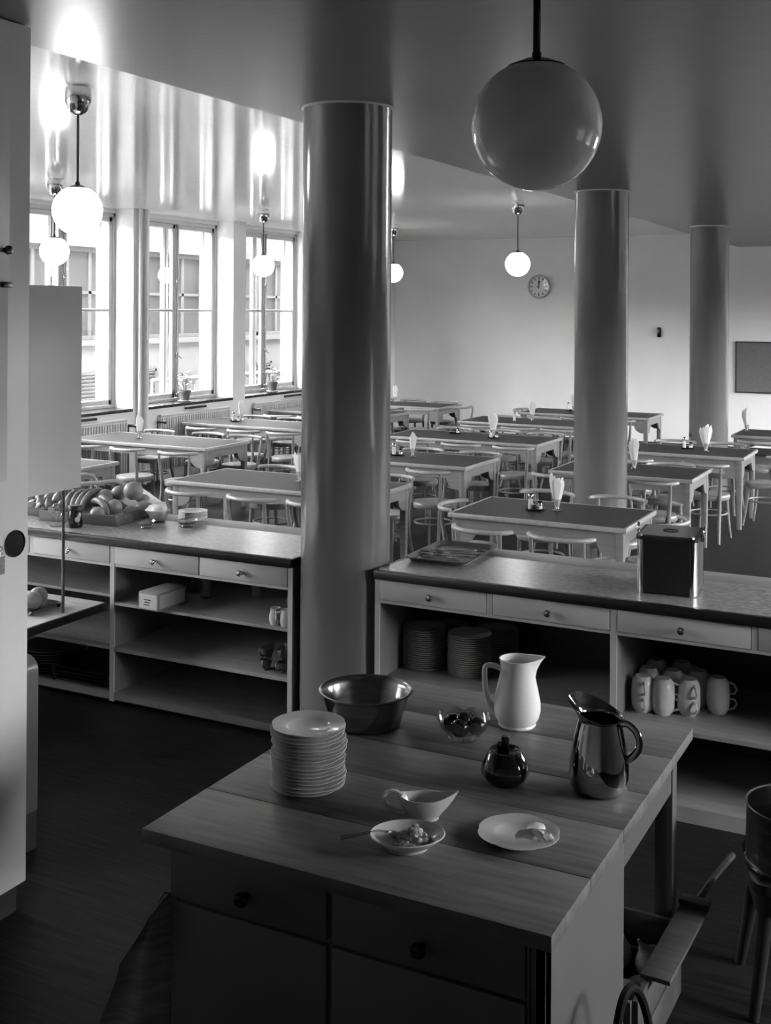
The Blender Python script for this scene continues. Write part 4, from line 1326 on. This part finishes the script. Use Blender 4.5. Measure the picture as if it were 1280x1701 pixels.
MB().tube(spline([(ca * d, sa * d, z) for d, z in ((.058, .200), (.080, .205), (.103, .190), (.116, .165), (.115, .138), (.100, .115), (.080, .098))], 4), .0055, 12, flat=1.9, up=(-sa, ca, 0)).build('handle', 'jugsteel', sj)

ds = empty('oval_dish', (-1.306, 2.70, KZ), YAW + .12, label='oval cream dish of chopped salad with a spoon, front of table', cat='dish')
MB().lathe([(0, .0), (.55, 0), (.58, .008), (.80, .020), (.97, .034), (1.0, .037), (.97, .039), (.78, .025), (.56, .013), (0, .010)], 48, mtx=Matrix.Diagonal((.100, .082, 1, 1))).build('bowl', 'china', ds)
fd = MB()
rnd = random.Random(4)
for i in range(70):
    a_, r_ = rnd.uniform(0, 2 * PI), math.sqrt(rnd.random())
    x, y = .052 * r_ * math.cos(a_) + .01, .042 * r_ * math.sin(a_) - .004
    z = .016 + .030 * (1 - r_ ** 2) * rnd.uniform(.5, 1) + .012 * max(0, math.sin(x * 80))
    s = rnd.uniform(.006, .011)
    fd.ball((x, y, z), (s, s * rnd.uniform(.5, 1), s * rnd.uniform(.5, .9)), 8)
tag(fd.build('salad', 'food', ds), kind='stuff')
o = empty('serving_spoon', (-1.372, 2.66, KZ + .036), label='spoon resting in the oval dish of salad', cat='spoon')
dirx, diry = -math.cos(YAW), -math.sin(YAW)
MB().tube([(.02, .02, .004), (.0, 0, .010), (-.035, -.017, .002), (-.085, -.045, -.010)], [.003, .0028, .0035, .0055], 8, flat=.5, up=(0, 0, 1)).build('handle', 'chrome', o)
MB().ball((.036, .030, -.002), (.022, .014, .006), 12).build('bowl', 'chrome', o)

# ------------------------------------------------------------------ under and beside the kitchen table
cr = empty('vegetable_crate', (-1.06, 3.53, 0), -.02, label='wooden crate of onions under the right side of the kitchen table', cat='crate')
a, b = .20, .245
for q in range(4):
    MB().box((-a + q * .1 + .004, -b, .03), (-a + (q + 1) * .1 - .004, b, .04)).build('bottom_slat', 'crate_dark', cr)
for s in (-1, 1):
    for z0, z1 in ((.03, .14), (.15, .265)):
        if s > 0: MB().box((a, -b, z0), (a + .018, b + .02, z1), .002).build('side_board', 'crate_dark', cr)
        else: MB().box((-a - .018, -b, z0), (-a, b, z1), .002).build('side_board', 'crate_dark', cr)
        MB().box((-a, s * b, z0), (a, s * (b + .016), z1), .002).build('end_board', 'crate_dark', cr)
    MB().box((-a, s * (b - .03), 0), (a, s * (b - .0), .03)).build('skid', 'crate_dark', cr)
vg, uv = MB().lathe([(0, -.04), (.02, -.038), (.042, -.018), (.046, .0), (.038, .024), (.018, .04), (.007, .055), (.004, .07), (0, .07)], 18).build('onion', 'onion'), []
ROW = ['nearest', 'second', 'third', 'farthest']
for j in range(4):
    for i in range(2):
        o = place(vg, uv, (-1.03 + i * .115 + random.uniform(-.01, .01), 3.36 + j * .112 + random.uniform(-.01, .01), .105 + .05 * (j % 2)), random.uniform(0, 6), random.uniform(-1, 1), random.uniform(-1, 1),
                  label='%s onion of the %s row in the crate under the kitchen table' % (('left', 'right')[i], ROW[j]), cat='onion', group='onions in the crate')
        o.scale = (1.25, 1.25, 1.25)
bd = empty('bread_peel', (-.82, 3.66, .266), -.03, label='flat wooden board with a handle lying on the crate edge, by the stool', cat='board')
MB().box((-.045, -.26, 0), (.045, .26, .014), .002).build('blade', 'crate_dark', bd)
MB().box((-.05, .20, .014), (.05, .25, .03), .003).build('cleat', 'crate_dark', bd)
MB().tube([(.0, .24, .012), (.02, .40, .03), (.05, .56, .05)], [.012, .011, .012], 8).build('handle', 'crate_dark', bd)
sl = empty('kitchen_stool', (-.50, 4.00, 0), .3, label='squat wooden stool carrying a big pot at the right edge', cat='stool')
MB().prism(rrect(.17, .17, .05), .40, .43, 'xyz').build('seat', 'darkwood', sl)
MB().prism(rrect(.155, .155, .05), .33, .40, 'xyz').build('apron', 'darkwood', sl)
for sx in (-1, 1):
    for sy in (-1, 1):
        MB().tube([(sx * .12, sy * .12, .36), (sx * .14, sy * .14, .18), (sx * .165, sy * .165, 0)], [.026, .022, .017], 10).build('leg', 'darkwood', sl)
po = empty('stock_pot', (-.50, 4.00, .43), label='big worn steel stock pot standing on the squat stool', cat='pot')
MB().lathe([(0, 0), (.160, 0), (.168, .008), (.170, .02), (.168, .19), (.172, .196), (.170, .20), (.165, .196)], 48, cap=False).build('body', 'potdark', po)
MB().lathe([(.1655, .197), (.1635, .012), (0, .006)], 48, cap=False).build('inner_wall', 'steel', po)
MB().lathe([(.168, .004), (.173, .006), (.173, .014), (.168, .016)], 48, cap=False).build('base_band', 'chrome', po)
pa = empty('pail', (-.735, 2.82, 0), 1.42, label='dark metal pail with raised wire handle beside the kitchen table', cat='pail')
MB().lathe([(0, .004), (.085, .004), (.09, 0), (.092, .01), (.112, .37), (.116, .374), (.111, .376), (.088, .014), (0, .010)], 36).build('body', 'blackmat', pa)
MB().tube([(.108 * math.cos(t_), .02 * math.sin(t_), .365 + .20 * math.sin(t_)) for t_ in [PI * i / 18 for i in range(19)]], .011, 8).build('handle', 'soot', pa)
lf = MB().prism([(-.03, -.02), (.0, -.028), (.035, -.01), (.03, .018), (.0, .026), (-.028, .014)], 0, .004, 'xyz').build('cabbage_leaf', 'onion', loc=(-.42, 3.05, .004))
lf.rotation_euler = (.08, .12, .4)
tag(lf, 'small pale leaf dropped on the dark floor at lower right', 'leaf')
